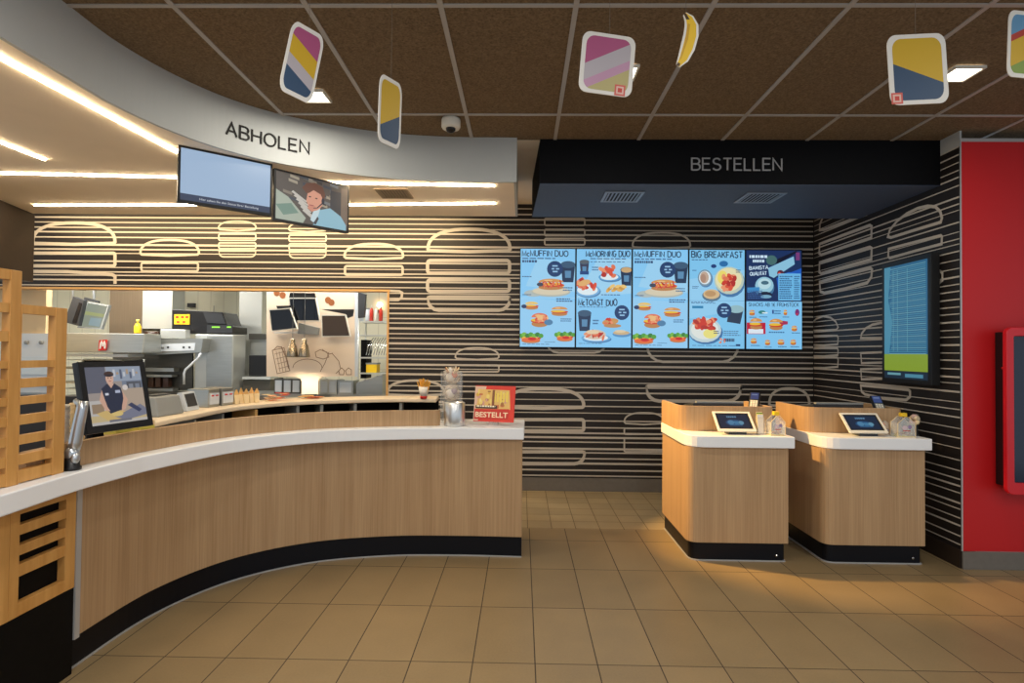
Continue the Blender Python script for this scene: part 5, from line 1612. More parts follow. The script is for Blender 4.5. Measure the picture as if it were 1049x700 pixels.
# hood with red badge
t = fthing('extractor_hood', 95, 362, 6.9, 'long steel hood with a small red badge', 'extractor hood')
yh = 6.9
m = MB(); a, b = atY(52, 341, yh), atY(146, 362, yh)
m.hexa([(a.x, yh, b.z), (b.x, yh, b.z), (b.x, yh + 0.36, b.z), (a.x, yh + 0.36, b.z), (a.x, yh + 0.03, a.z), (b.x, yh + 0.03, a.z), (b.x, yh + 0.36, a.z), (a.x, yh + 0.36, a.z)], 'steel'); m.build('body', t, bevel=0.008)
m = MB(); fbox(m, 67, 362.5, 131, 366, yh + 0.03, 0.3, 'white_enamel'); m.build('lip', t)
m = MB(); yb_ = yh - 0.012; fq(m, [(101.5, 348.5), (109.5, 348), (108.5, 359), (100.5, 359.5)], yb_, 0.01, 'red_plastic'); o = m.build('badge', t)
m = MB(); P6 = lambda pts: [atY(x, y, yb_ - 0.0005) for x, y in pts]
m.ribbon(P6([(102.5, 357.5), (103.2, 352), (104.2, 350), (105, 352.5), (105.4, 355)]), 0.02, NB, 'white_paper', 0.001)
m.ribbon(P6([(105.4, 355), (106, 352.5), (107, 350.2), (107.7, 352.5), (107.3, 357.3)]), 0.02, NB, 'white_paper', 0.0012)
g = m.build('logo', o); 

# racks under the hood
t = fthing('tray_rack', 72, 400, 7.0, 'dark wire tray rack under the steel hood, behind the tilted monitor', 'rack')
ROOT[t].z = 0; t.location.z = 0
yr = 7.02; a, b = atY(60, 368, yr), atY(126, 368, yr)
m = MB()
for x in (a.x, b.x):
    for y in (yr, yr + 0.4):
        m = MB(); m.tube([(x, y, 0), (x, y, a.z)], 0.012, 'steel', 8); m.build('upright', t)
m = MB(); zz = [a.z - 0.09 * k for k in range(9)]
for k, z in enumerate(zz):
    m.box(a.x, b.x, yr + 0.01, yr + 0.39, z - 0.012 - (0.02 if k % 2 else 0), z - 0.012 + 0.006, 'steel' if k % 3 else 'steel_bright')
m.build('shelves', t)
m = MB(); m.box(a.x, b.x, yr + 0.41, yr + 0.42, 0, a.z, 'black_panel'); m.build('back_panel', t)
for k, (x, y, lab) in enumerate(((-2.168, 2.66, 'stack of pale cups behind the chrome monitor arm, nearer the lattice'), (-2.172, 2.76, 'second stack of pale cups behind the tilted monitor'))):
    m = MB(); z = ZT + 0.001
    prof = [(0.0, 0.0), (0.024, 0.0), (0.031, 0.09)]
    for j in range(11): prof += [(0.0345, 0.092 + j * .018), (0.0345, 0.096 + j * .018), (0.031, 0.098 + j * .018)]
    prof += [(0.03, prof[-1][1] + .004), (0.0, prof[-1][1] + .0041)]
    m.lathe(prof, (x, y, z), 'paper_cream' if k else 'white_paper', 18)
    tag(m.build('cup_stack'), lab, 'cups', 'cup stacks behind the monitor')
# grill with sloping canopy, control panel and white pipe
t = fthing('grill_station', 178, 402, 7.3, 'steel grill station with white control strip and bent pipe', 'grill')
ROOT[t].z = 0; t.location.z = 0
yg = 7.3
m = MB(); fq(m, [(145.5, 349), (150, 347.5), (208, 347), (206, 361), (144, 364.5)], yg, 0.185, 'steel'); m.build('canopy', t)
m = MB(); fq(m, [(157, 353), (200, 351.5), (199, 359), (156.5, 360.5)], yg - 0.006, 0.005, 'white_enamel'); o = m.build('control_strip', t); o['label'] = 'white control strip'
m = MB()
for px in (171, 187, 193): fbox(m, px, 355, px + 2, 357, yg - 0.009, 0.0025, 'dark_grey_plastic')
fbox(m, 160, 355.5, 168, 357.5, yg - 0.009, 0.0025, 'grey_plastic'); m.build('button', o)
m = MB(); fq(m, [(146, 365), (196, 361.5), (197, 347), (197, 400), (146, 400)], yg + 0.252, 0.03, 'steel_dark'); m.build('back_panel', t)
m = MB(); q = [atY(x, y, yg - 0.01) for x, y in ((206, 362), (203, 367), (190, 379), (188.5, 383), (188.5, 394))]; m.tube(q, 0.014, 'white_enamel', 10); m.build('pipe', t)
m = MB()
for i, (x0_, x1_, y0_, y1_) in enumerate(((149, 178, 377, 381), (150, 176, 384, 386.5), (150, 177, 398, 401))): fbox(m, x0_, y0_, x1_, y1_, yg + 0.1, 0.12, 'steel')
for px in (152, 159, 167): fbox(m, px, 387, px + 5, 397, yg + 0.12, 0.08, 'brown_glass')
m.build('basket', t)
m = MB(); a, b = atY(146, 401.5, yg), atY(194, 401.5, yg); m.box(a.x, b.x, yg, yg + 0.18, 0, a.z, 'steel_dark'); m.build('body', t)

# yellow bottle and jar on the hood, toaster top
q = atY(141, 341, 7.3)
t = thing('sauce_bottle', atY(141, 341.2, 7.35), 'small yellow bottle on top of the steel hood', 'bottle')
zb = atY(141, 341, 6.9 + .03).z
ROOT[t].z = 0; 
ROOT[t] = Vector((q.x, 7.3, zb + 0.001)); t.location = ROOT[t]
m = MB(); m.lathe([(0, 0), (0.04, 0), (0.042, 0.02), (0.042, 0.09), (0.02, 0.13), (0, 0.13)], ROOT[t], 'yellow', 16); m.build('body', t)
m = MB(); m.lathe([(0.014, 0.1305), (0.012, 0.15), (0.02, 0.156), (0.02, 0.18), (0, 0.185)], ROOT[t], 'yellow_pale', 12); m.build('cap', t)
t = fthing('toaster', 170, 345, 7.36, 'low steel toaster with brown jar end on the grill canopy', 'toaster')
m = MB(); fbox(m, 164, 337.5, 190, 346.8, 7.34, 0.11, 'steel_bright'); m.build('body', t, bevel=0.01)
m = MB(); a, b = atY(148, 342.5, 7.4), atY(163.5, 342.5, 7.4); m.lathe([(0, 0), (0.035, 0), (0.04, 0.01), (0.04, b.x - a.x - 0.01), (0.02, b.x - a.x), (0, b.x - a.x)], a, 'brown_glass', 14, axis=(1, 0, 0)); m.build('jar', t)

# holding cabinet with the black machine on top
t = fthing('holding_cabinet', 219, 400, 7.5, 'tall plain steel holding cabinet under the black machine', 'cabinet')
ROOT[t].z = 0; t.location.z = 0
yc = 7.5
m = MB(); a, b = atY(200, 342.5, yc), atY(239, 342.5, yc); m.box(a.x, b.x, yc, yc + 0.35, 0.02, a.z, 'steel_bright'); m.build('body', t, bevel=0.01)
m = MB(); fbox(m, 212, 344, 237, 402, yc - 0.012, 0.011, 'steel'); m.build('door', t, bevel=0.003)
m = MB(); m.box(a.x, b.x, yc + .02, yc + 0.33, 0, 0.0195, 'black_panel'); m.build('feet', t)
t = fthing('black_machine', 207, 342, 7.48, 'black wedge-fronted kitchen machine with yellow label on steel cabinet', 'kitchen machine')
m = MB(); fq(m, [(176, 317), (228, 320), (232.5, 333), (238.5, 335), (238.5, 342), (176, 341.5)], 7.5, 0.4, 'black_plastic'); m.build('body', t, bevel=0.006)
m = MB(); fq(m, [(208, 320), (227, 321.5), (231, 332), (212, 331)], 7.488, 0.01, 'dark_grey_plastic'); m.build('sloped_lid', t)
m = MB(); fbox(m, 178.5, 322, 194, 332.5, 7.49, 0.008, 'yellow'); o = m.build('label_plate', t); o['label'] = 'yellow label plate'
m = MB()
for x, y in ((180, 324), (185.5, 324), (190, 324), (181, 329), (187, 329)): fbox(m, x, y, x + 2.6, y + 2, 7.487, 0.0025, 'bottle_red')
m.build('printing', o)
m = MB(); fbox(m, 212, 333, 238, 341.5, 7.488, 0.01, 'dark_grey_plastic'); o = m.build('control_panel', t)
m = MB(); fbox(m, 217, 334.5, 225, 336, 7.484, 0.0035, 'led_green'); fbox(m, 232.5, 334.5, 236.5, 336, 7.484, 0.0035, 'led_green'); m.build('display', o)
m = MB(); q = atY(219, 320, 7.6); m.tube([q, q + Vector((0, 0, 0.09))], 0.004, 'dark_grey_plastic', 6); m.build('antenna', t)
q = atY(197, 313, 8.69); m = MB(); m.box(q.x - .05, q.x + .05, 8.64, 8.699, q.z - .03, q.z + .03, 'dark_grey_plastic'); tag(m.build('wall_sensor'), 'small dark box on the white tiled kitchen wall', 'sensor')

# grey column, steel back unit and shelf
m = MB(); a, b = atY(245.5, 300, 8.1), atY(268.5, 300, 8.1); m.box(a.x, b.x, 8.1, 8.5, 0, 2.89, 'steel_bright'); tag(m.build('steel_pillar_casing'), 'pale steel column right of the black machine', 'column')
m = MB(); a, b = atY(270.5, 300, 8.52), atY(277, 300, 8.52); m.box(a.x, b.x, 8.52, 8.6, 0, 2.89, 'white_enamel'); tag(m.build('white_panel'), 'narrow white panel beside the pale steel column', 'panel')
t = fthing('steel_counter', 255, 402, 7.7, 'steel back counter and shelf left of the cream partition', 'kitchen counter')
ROOT[t].z = 0; t.location.z = 0
m = MB(); fbox(m, 256, 343, 275, 387, 7.95, 0.1, 'steel'); fbox(m, 255, 342, 273, 348, 7.9, 0.04, 'steel_dark'); m.build('splashback', t)
m = MB(); fbox(m, 248, 386, 277, 389, 7.65, 0.24, 'steel_bright'); m.build('shelf', t)
m = MB(); a, b = atY(249, 389.5, 7.7), atY(277, 389.5, 7.7); m.box(a.x, b.x, 7.7, 7.94, 0, a.z, 'steel_dark'); m.build('body', t)
m = MB(); fbox(m, 255, 364, 274, 385.7, 7.72, 0.18, 'black_plastic'); m.build('oven', t, bevel=0.01)

# cream partition with sketches, heat lamps, three monitors
yp = 6.85
t = fthing('cream_partition', 320, 402, yp, 'cream partition with food sketches and a narrow foot, behind the heat lamps', 'partition')
m = MB()
out = [(273, 285), (366, 285), (366, 385.5), (331, 386), (327.5, 388), (326, 391), (326, 404), (309, 404), (309, 391), (307.5, 388), (304, 386), (273, 386)]
fq(m, out, yp, 0.03, 'partition_cream'); m.build('panel', t)
m = MB(); fq(m, [(363.5, 285), (366.5, 285), (366.5, 386), (363.5, 386)], yp - 0.012, 0.011, 'white_enamel'); m.build('edge_trim', t)
a, b = atY(312, 404.2, yp), atY(323, 404.2, yp); m = MB(); m.box(a.x, b.x, yp, yp + 0.03, 0, a.z, 'steel_dark'); m.build('post', t)
m = MB(); Pp = lambda pts: [atY(x, y, yp) for x, y in pts]
def sk(pts, w=0.009, cl=False): m.ribbon(Pp(pts), w, NB, 'sketch_brown', 0.0015, cl)
sk([(279, 359), (291, 356.5), (297, 380), (284, 383)], cl=True); sk([(280, 359), (284, 355), (289, 356)])
for k in range(4): sk([(281 + k * 1.4, 363 + k * 5), (293 + k * 1.2, 360 + k * 5)], 0.006)
for k in range(3): sk([(283 + k * 3, 360), (287 + k * 3, 381)], 0.006)
sk([(288, 355), (293, 366), (296, 378)], 0.014)
sk([(323, 361), (328, 358.5), (335, 361), (337, 366), (331, 368), (324, 366)], cl=True); sk([(337, 361), (333, 372), (328, 381)]); sk([(340, 362), (347, 370), (349, 378), (344, 383)]); sk([(330, 358), (337, 363), (341, 362)])
sk([(347, 380), (350, 377), (353, 380), (352, 384), (348, 384)], cl=True); sk([(354, 380), (357, 377), (360, 379), (360, 384), (355, 384)], cl=True)
for i in range(9):
    a_ = PI * i / 8
sk([(300 + 15 * math.cos(PI - PI * i / 10) + 15, 377 - 9 * math.sin(PI * i / 10)) for i in range(11)], 0.008)
for cx, cy in ((283.5, 300), (289.5, 302.5), (336, 307.5), (339.5, 310)):
    m.add([atY(cx + 3.2 * math.cos(2 * PI * k / 14), cy + 3.4 * math.sin(2 * PI * k / 14), yp - 0.002 - 0.0004 * (cx % 3)) for k in range(14)], [list(range(14))], 'bun_brown')
m.build('sketches', t)
def kmon(quad, y, label, col, back):
    c = (sum(q[0] for q in quad) / 4, sum(q[1] for q in quad) / 4)
    t = fthing('order_monitor', c[0], c[1], y, label, 'monitor', 'order monitors on the cream partition')
    m = MB(); fq(m, quad, y, 0.035, 'white_plastic'); m.build('housing', t)
    ins = [(c[0] + (x - c[0]) * 0.93, c[1] + (yy - c[1]) * 0.9) for x, yy in quad]
    m = MB(); fq(m, ins, y - 0.003, 0.0025, col); m.build('screen', t)
    m = MB(); fq(m, back, y + 0.036, 0.03, 'black_plastic'); m.build('rear_casing', t)
    m = MB(); q = atY(c[0], c[1], y); m.box(q.x - 0.04, q.x + 0.04, y + 0.067, yp - 0.001, q.z - 0.04, q.z + 0.04, 'dark_grey_plastic'); m.build('wall_mount', t)
kmon([(275.5, 317), (297, 315.5), (304.5, 337), (278, 340)], yp - 0.225, 'left dark monitor on the cream partition', 'glass_dark', [(283, 313.5), (298, 313), (304, 331), (290, 334)])
kmon([(295.5, 305), (323.5, 305), (328, 329.5), (298.5, 329.5)], yp - 0.14, 'middle, highest dark monitor on the cream partition', 'glass_dark', [(297, 300), (322, 300.5), (323, 305), (296, 305)])
mat('screen_brown', (62, 46, 28), 0.2)
kmon([(329, 322.5), (354, 322.5), (359, 345), (329.5, 345.5)], yp - 0.14, 'right brownish monitor on the cream partition', 'screen_brown', [(328, 317), (362, 317), (361, 324), (356, 326), (354, 322)])
t = fthing('small_shelf', 318, 338, 6.7, 'small grey paper tray under the middle monitor', 'tray')
m = MB(); fq(m, [(306, 331), (326, 336), (325, 343), (305, 342)], yp - 0.07, 0.06, 'grey_plastic'); m.build('tray', t)
m = MB(); fq(m, [(280, 340), (304, 339.5), (304, 341.5), (281, 342)], yp - 0.08, 0.07, 'white_paper'); m.build('paper', t)

# heat lamps
for px, lab in ((299.5, 'left one of two bell-shaped steel heat lamps'), (311.5, 'right one of two bell-shaped steel heat lamps')):
    yl = 6.55
    q = atY(px, 366, yl)
    t = thing('heat_lamp', (q.x, yl, q.z), lab, 'lamp', 'heat lamps over the pass')
    m = MB(); m.lathe([(0.065, 0.0), (0.065, 0.012), (0.058, 0.06), (0.045, 0.13), (0.028, 0.16), (0.028, 0.2), (0.018, 0.215), (0.0, 0.216)], q, 'steel_lamp', 24)
    m.lathe([(0.061, 0.0005), (0.054, 0.055), (0.035, 0.12)], q, 'steel', 24); m.build('shade', t)
    m = MB(); m.ball(q + Vector((0, 0, 0.045)), 0.03, 'heat_glow', 12, 8); m.build('bulb', t)
    m = MB(); m.tube([(q.x, yl, q.z + 0.2161), (q.x, yl, 2.895)], 0.003, 'grey_plastic', 8); m.build('cord', t)
    ld = bpy.data.lights.new('heat_lamp', 'SPOT'); ld.energy = 22; ld.color = (1, 0.78, 0.55); ld.spot_size = 2.3; ld.spot_blend = 0.6; ld.shadow_soft_size = 0.04
    lo = bpy.data.objects.new('heat_lamp_light', ld); COL.objects.link(lo); lo.location = (q.x, yl, q.z - 0.01)

# prep tables and trays around the partition foot
def tray(px0, py0, px1, py1, y, label, mt='steel_bright', n=3, deep=0.25):
    t = fthing('steel_tray', (px0 + px1) / 2, py1, y, label, 'tray', 'steel trays in the kitchen')
    m = MB(); a, b = atY(px0, py0, y), atY(px1, py1, y)
    m.box(a.x, b.x, y, y + 0.012, b.z, a.z, mt); m.box(a.x, b.x, y + 0.012, y + deep, b.z, b.z + 0.01, mt)
    m.box(a.x, a.x + 0.01, y + 0.012, y + deep, b.z + 0.0101, a.z, mt); m.box(b.x - 0.01, b.x, y + 0.012, y + deep, b.z + 0.0101, a.z, mt); m.build('pan', t)
    m = MB()
    for k in range(n):
        x = a.x + (b.x - a.x) * (k + 0.5) / n
        m.box(x - 0.07, x + 0.07, y - 0.006, y - 0.0005, b.z + 0.02, a.z - 0.02, 'white_enamel')
    m.build('front_plate', t)
yt = 7.1
t = fthing('prep_table', 330, 402, yt, 'long steel prep table across the kitchen behind the cream shelf', 'table')
ROOT[t].z = 0; t.location.z = 0
a, b = atY(240, 403, yt), atY(396, 403, yt)
m = MB(); m.box(a.x, b.x + 0.3, yt, yt + 0.5, a.z - 0.04, a.z, 'steel'); m.build('top', t)
for x in (a.x + 0.03, b.x + 0.24):
    for y in (yt + 0.03, yt + 0.45):
        m = MB(); m.tube([(x, y, 0), (x, y, a.z - 0.041)], 0.02, 'steel', 10); m.build('leg', t)
tz = a.z
def on_table(px0, px1, py0, label, mt, n, y=yt + 0.02, deep=0.25):
    a_, b_ = atY(px0, py0, y), atY(px1, py0, y)
    t = thing('steel_tray', ((a_.x + b_.x) / 2, y, tz + 0.001), label, 'tray', 'steel trays in the kitchen')
    z0, z1 = tz + 0.001, a_.z
    m = MB(); m.box(a_.x, b_.x, y, y + 0.012, z0, z1, mt); m.box(a_.x, b_.x, y + 0.0121, y + deep, z0, z0 + 0.01, mt)
    m.box(a_.x, a_.x + 0.01, y + 0.0121, y + deep, z0 + 0.0101, z1, mt); m.box(b_.x - 0.01, b_.x, y + 0.0121, y + deep, z0 + 0.0101, z1, mt); m.build('pan', t)
    for k in range(n):
        x = a_.x + (b_.x - a_.x) * (k + 0.5) / n; hw = (b_.x - a_.x) / n * 0.38
        m = MB(); m.box(x - hw, x + hw, y - 0.006, y - 0.0005, z0 + 0.02, z1 - 0.02, 'white_enamel'); m.build('front_plate', t)
on_table(281, 308, 388, 'steel tray with three pale plates left of the partition foot', 'steel_dark', 3)
on_table(328, 345, 389, 'steel tray right of the partition foot', 'steel_bright', 2)
on_table(346, 362, 390, 'second steel tray right of the partition foot', 'steel', 1)
q0, q1 = atY(365, 388, 7.12), atY(392, 384, 7.12)
t = thing('sloped_chute', ((q0.x + q1.x) / 2, 7.2, tz + 0.001), 'sloping ribbed steel chute at the right end of the kitchen', 'chute')
m = MB(); m.extrude([(q0.x, 7.12, tz + 0.001), (q1.x, 7.12, tz + 0.001), (q1.x, 7.12, q1.z), (q0.x, 7.12, q0.z - 0.06)], (0, 0.3, 0), 'steel'); m.build('body', t)
m = MB()
for k in range(6):
    k0 = (k + .5) / 6; x = q0.x + (q1.x - q0.x) * k0; z = q0.z - 0.06 + (q1.z - q0.z + 0.06) * k0
    m.box(x - 0.008, x + 0.008, 7.12, 7.42, z + 0.001, z + 0.012, 'steel_bright')
m.build('rib', t)

# right end: shelves, bottles, wire rack, monitor
ysh = 7.6
t = fthing('wall_shelf_rack', 381, 385, ysh, 'steel shelf rack with wire front at the right end of the kitchen', 'shelf rack')
ROOT[t].z = 0; t.location.z = 0
m = MB(); a, b = atY(367.5, 329, ysh), atY(396, 329, ysh)
for x in (a.x, b.x + 0.1):
    for y in (ysh, ysh + 0.35):
        m = MB(); m.tube([(x, y, 0), (x, y, 2.15)], 0.012, 'steel_bright', 8); m.build('upright', t)
for py in (329, 343, 366, 382):
    m = MB(); z = atY(380, py, ysh).z; m.box(a.x + 0.013, b.x + 0.087, ysh, ysh + 0.35, z - 0.02, z, 'steel_bright'); m.build('shelf', t)
m = MB()
for k in range(11):
    x = a.x + 0.1 + (b.x - a.x) * k / 11
    z1, z0 = atY(380, 344.5, ysh).z, atY(380, 364, ysh).z
    m.tube([(x, ysh + 0.02, z0), (x + 0.02, ysh + 0.05, (z0 + z1) / 2), (x + 0.07, ysh + 0.12, z1 - 0.02)], 0.006, 'chrome', 6)
m.build('wire_front', t)
m = MB(); m.box(a.x + 0.02, a.x + 0.1, ysh + 0.05, ysh + 0.3, 1.12, atY(380, 346, ysh).z - 0.03, 'black_panel'); m.build('dark_insert', t)
z = atY(380, 329, ysh).z + 0.001
for k, (px, mt) in enumerate(((380.5, 'bottle_red'), (385.2, 'white_plastic'), (390, 'bottle_red'))):
    q = atY(px, 329, ysh + 0.1)
    t = thing('sauce_bottle', (q.x, ysh + 0.1, z), ['red bottle on the top steel shelf, left one of a short row', 'white bottle on the top steel shelf between two red ones', 'red bottle on the top steel shelf, right one of a short row'][k], 'bottle', 'bottles on the steel shelf')
    m = MB(); m.lathe([(0, 0), (0.026, 0), (0.026, 0.14), (0.01, 0.18), (0, 0.18)], (q.x, ysh + 0.1, z), mt, 14); m.build('body', t)
    m = MB(); m.lathe([(0.01, 0.1805), (0.006, 0.22), (0, 0.222)], (q.x, ysh + 0.1, z), 'white_plastic', 10); m.build('nozzle', t)
q = atY(371, 329, ysh + .1)
for k in range(2):
    t = thing('clear_jar', (q.x + 0.09 * k - 0.02, ysh + 0.12, z), ['clear jar at the left end of the top steel shelf', 'clear jar next to the red bottles on the top steel shelf'][k], 'jar')
    m = MB(); m.lathe([(0, 0), (0.035, 0), (0.035, 0.16), (0, 0.16)], (q.x + 0.09 * k - 0.02, ysh + 0.12, z), 'white_enamel', 16); m.build('body', t)
    m = MB(); m.lathe([(0, 0.1605), (0.03, 0.1605), (0.03, 0.18), (0, 0.18)], (q.x + 0.09 * k - 0.02, ysh + 0.12, z), 'grey_plastic', 14); m.build('lid', t)
z = atY(380, 382, ysh).z + 0.001
q = atY(380, 382, ysh); m = MB(); m.box(q.x - .07, q.x + .07, ysh + .02, ysh + .2, z, z + 0.11, 'yellow'); m.box(q.x - .075, q.x + .075, ysh + .015, ysh + .205, z + 0.1101, z + 0.13, 'grey_plastic')
tag(m.build('yellow_box'), 'yellow box on the lowest steel shelf of the rack', 'box')
t = fthing('kitchen_monitor', 371, 312, 7.2, 'dark slanted monitor right of the white partition edge', 'monitor', 'kitchen monitors')
m = MB(); fq(m, [(367, 299.5), (374.5, 301.5), (373, 325), (366.8, 326)], 7.2, 0.06, 'dark_grey_plastic'); m.build('housing', t)
m = MB(); q = atY(370, 300, 7.23); m.tube([(q.x, 7.235, q.z - .02), (q.x, 7.235, 2.895)], 0.012, 'white_enamel', 8); m.build('ceiling_mount', t)
t = fthing('wall_lamp', 389.5, 316, 8.68, 'small warm lamp on the kitchen wall at the right end', 'lamp')
q = atY(389.5, 314, 8.68); m = MB(); m.box(q.x - .03, q.x + .03, 8.66, 8.699, q.z - .1, q.z - .05, 'brown_glass'); m.build('mount', t)
m = MB(); m.ball(q + Vector((0, -0.03, 0.02)), 0.045, 'heat_glow', 12, 8); m.build('bulb', t)

# things on the cream shelf: printer, touch panel, tray units, bags, wrappers
def shelf_pt(px, py=None, back=0.1):
    """point on the shelf top behind picture column px"""
    def miss(k):
        tg = (pc[k + 1] - pc[k - 1]).normalized()
        v = Vector((pc[k].x - tg.y * back, pc[k].y + tg.x * back, ZP)) - EYE
        return abs(px - (W / 2 + FPX * v.dot(CR) / v.dot(_f)))
    best = min(range(1, len(pc) - 1), key=miss)
    tg = (pc[best + 1] - pc[best - 1]).normalized(); nn = Vector((-tg.y, tg.x))
    d = Vector((nn.x, nn.y))
    c = pc[best] + d * back
    return c, math.atan2(tg.y, tg.x)
def shelf_box(px, w, h, d, back):
    c, ang = shelf_pt(px, back=back)
    return Matrix.Translation((c.x, c.y, ZP + 0.001)) @ Matrix.Rotation(ang, 4, 'Z'), c
M, c = shelf_box(163, 0, 0, 0, 0.19)
t = thing('receipt_printer', (c.x, c.y, ZP + 0.001), 'grey box printer on the left part of the cream shelf', 'printer')
m = MB(M); m.hexa([(-.13, -.09, 0), (.13, -.09, 0), (.13, .1, 0), (-.13, .1, 0), (-.12, -.06, .125), (.12, -.06, .125), (.12, .1, .13), (-.12, .1, .13)], 'grey_plastic'); m.build('body', t, bevel=0.01)
m = MB(M); m.box(-.09, .09, -.02, .04, .1305, .136, 'dark_grey_plastic'); m.build('slot', t)
M, c = shelf_box(189, 0, 0, 0, 0.20)
t = thing('touch_panel', (c.x, c.y, ZP + 0.001), 'small tilted grey touch panel right of the grey printer', 'control panel')
m = MB(M); m.hexa([(-.08, -.07, 0), (.08, -.07, 0), (.08, .09, 0), (-.08, .09, 0), (-.08, -.03, .13), (.08, -.03, .13), (.08, .0, .13), (-.08, .0, .13)], 'white_enamel'); m.build('housing', t, bevel=0.004)
m = MB(M); m.hexa([(-.06, -.0655, .03), (.06, -.0655, .03), (.06, -.062, .03), (-.06, -.062, .03), (-.06, -.0375, .118), (.06, -.0375, .118), (.06, -.034, .118), (-.06, -.034, .118)], 'dark_grey_plastic'); m.build('screen', t)
for px, lab in ((209, 'left one of two pale drawers with red marks on the cream shelf'), (224, 'right one of two pale drawers with red marks on the cream shelf')):
    M, c = shelf_box(px, 0, 0, 0, 0.22)
    t = thing('drawer_unit', (c.x, c.y, ZP + 0.001), lab, 'drawer unit', 'drawer units on the cream shelf')
    m = MB(M); m.box(-.057, .057, -.08, .1, 0, .135, 'steel'); m.build('body', t, bevel=0.004)
    m = MB(M); m.box(-.05, .05, -.087, -.0805, .02, .105, 'white_enamel'); o = m.build('drawer', t)
    m = MB(M); m.box(-.035, -.01, -.0895, -.0872, .08, .09, 'red_plastic'); m.box(.012, .036, -.0895, -.0872, .08, .09, 'red_plastic'); m.build('marking', o)
for k in range(5):
    px = 241.5 + k * 5.2
    M, c = shelf_box(px, 0, 0, 0, 0.15 + 0.02 * (k % 2))
    t = thing('fries_bag', (c.x, c.y, ZP + 0.001), 'small open paper bag of a row on the cream shelf, ' + ['at the left end', 'second from left', 'in the middle', 'second from right', 'at the right end'][k], 'bag', 'row of small paper bags')
    m = MB(M); m.hexa([(-.018, -.02, 0), (.018, -.02, 0), (.018, .02, 0), (-.018, .02, 0), (-.024, -.012, .075), (.024, -.012, .075), (.024, .012, .075), (-.024, .012, .075)], 'paper_cream')
    m.extrude([(-.024, -.011, .0752), (.024, -.011, .0752), (.012, -.011, .1), (0, -.011, .118 + .008 * (k % 2)), (-.012, -.011, .1)], (0, .006, 0), 'paper_tan'); m.build('paper', t)
M, c = shelf_box(252, 0, 0, 0, 0.16)
random.seed(31)
M, c = shelf_box(284, 0, 0, 0, 0.2)
m = MB(M)
for k in range(16):
    x, y = random.uniform(-.1, .1), random.uniform(-.05, .05)
    m.box(x - .03, x + .03, y - .02, y + .02, 0.002 + .004 * k, .006 + .004 * k, random.choice(['paper_orange', 'paper_orange', 'red_plastic', 'paper_cream']))
o = tag(m.build('wrapper_pile'), 'pile of orange and red wrappers on the cream shelf under the heat lamps', 'wrappers', kind='stuff')
M, c = shelf_box(318, 0, 0, 0, 0.22)
m = MB(M)
for k in range(8):
    x, y = random.uniform(-.08, .08), random.uniform(-.03, .03)
    m.box(x - .05, x + .05, y - .03, y + .03, 0.002 + .003 * k, .0045 + .003 * k, random.choice(['paper_orange', 'paper_cream', 'paper_tan']))
tag(m.build('wrapper_sheets'), 'flat paper sheets on the cream shelf below the partition foot', 'paper', kind='stuff')
# yellow napkins below, left
for k in range(2):
    i = min(range(len(E_)), key=lambda j: abs(E_[j].y - (2.93 + .12 * k)) + (9 if j > 60 else 0))
    c = E_[i] + (offset(E_, 1.0)[i] - E_[i]) * 0.19
    tg = (E_[i + 1] - E_[i - 1]).normalized()
    m = MB(Matrix.Translation((c.x, c.y, ZT + 0.0008)) @ Matrix.Rotation(math.atan2(tg.y, tg.x), 4, 'Z'))
    for j in range(6): m.box(-.045 + .004 * (j % 2), .045, -.04, .04 - .003 * (j % 3), .026 * j + .0002, .026 * j + .0255, 'yellow_pale' if j % 2 == 0 else 'paper_cream')
    tag(m.build('napkin_pack'), ['stack of pale yellow napkins behind the oak shield, beside the tilted monitor', 'second stack of pale yellow napkins behind the oak shield, farther from the monitor'][k], 'napkins')

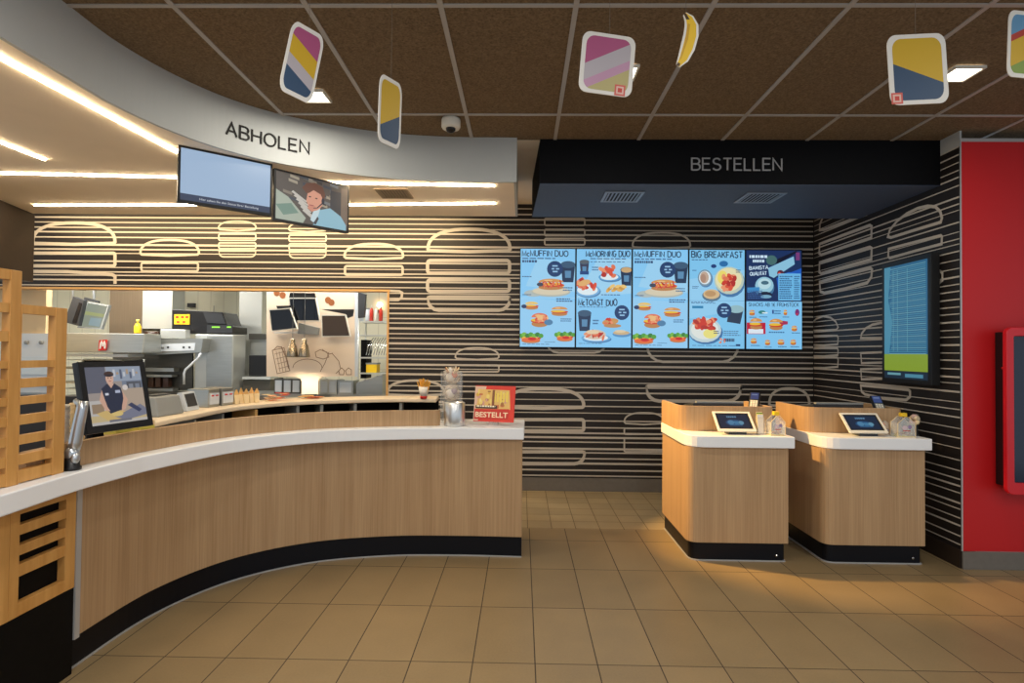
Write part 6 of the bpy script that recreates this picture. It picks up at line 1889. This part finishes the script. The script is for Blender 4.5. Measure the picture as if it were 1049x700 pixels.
# ================================================================== LIGHT
def area(name, loc, size, energy, color, rot=(0, 0, 0), sy=None):
    ld = bpy.data.lights.new(name, 'AREA'); ld.energy = energy; ld.color = color
    ld.shape = 'RECTANGLE' if sy else 'SQUARE'; ld.size = size
    if sy: ld.size_y = sy
    o = bpy.data.objects.new(name, ld); COL.objects.link(o); o.location = loc; o.rotation_euler = rot
    return o
# fluorescent kitchen ceiling fittings
for k, (x, y) in enumerate(((-5.4, 6.72), (-3.4, 6.6), (-1.9, 6.6))):
    area('kitchen_light', (x, y, 2.88), 0.3, (74, 40, 42)[k], (1, 0.96, 0.88), rot=(0, 0, PI / 2), sy=1.2)
# downlights over the guests' side, out of view; the first is added to brighten the left fascia
for x, y in ((-1.6, 1.15), (-0.9, 0.6), (1.0, 0.6), (2.9, 1.0), (-0.9, -1.2), (1.0, -1.2), (2.9, -1.2)):
    area('room_downlight', (x, y, ZC - 0.03), 0.18, 19, (1, 0.97, 0.92))
# warm spot with no fitting, added under the canopy beside the gap, lighting the tills from the left
ld = bpy.data.lights.new('added_till_spot', 'SPOT'); ld.energy = 680; ld.color = (1, 0.6, 0.2); ld.spot_size = 0.72; ld.spot_blend = 0.6; ld.shadow_soft_size = 0.04
o = bpy.data.objects.new('added_till_spot', ld); COL.objects.link(o); o.location = (-0.13, 4.75, ZS - 0.02)
d = Vector((1.62, 4.6, 0.75)) - o.location; o.rotation_euler = d.to_track_quat('-Z', 'Y').to_euler()
# cove light behind the canopy edge washing the striped wall
area('cove_light', (-3.0, 5.75, 2.95), 0.12, 48, (1, 0.74, 0.42), rot=(0.6, 0, 0), sy=None).data.shape = 'RECTANGLE'
cl = bpy.data.objects['cove_light']; cl.data.size = 4.6; cl.data.size_y = 0.08

w = bpy.data.worlds.new('daylight'); scene.world = w; w.use_nodes = True
bgn = w.node_tree.nodes['Background']
bgn.inputs['Color'].default_value = (0.80, 0.90, 1.0, 1)
bgn.inputs['Strength'].default_value = 0.8

vs_ = scene.view_settings
scene.display_settings.display_device = 'sRGB'
vs_.view_transform = 'Standard'
vs_.look = 'None'
vs_.exposure = 0.0
vs_.gamma = 1.0
vs_.use_curve_mapping = False
scene.cycles.use_denoising = True
scene.cycles.max_bounces = 8
scene.cycles.transparent_max_bounces = 12
scene.cycles.sample_clamp_indirect = 6.0
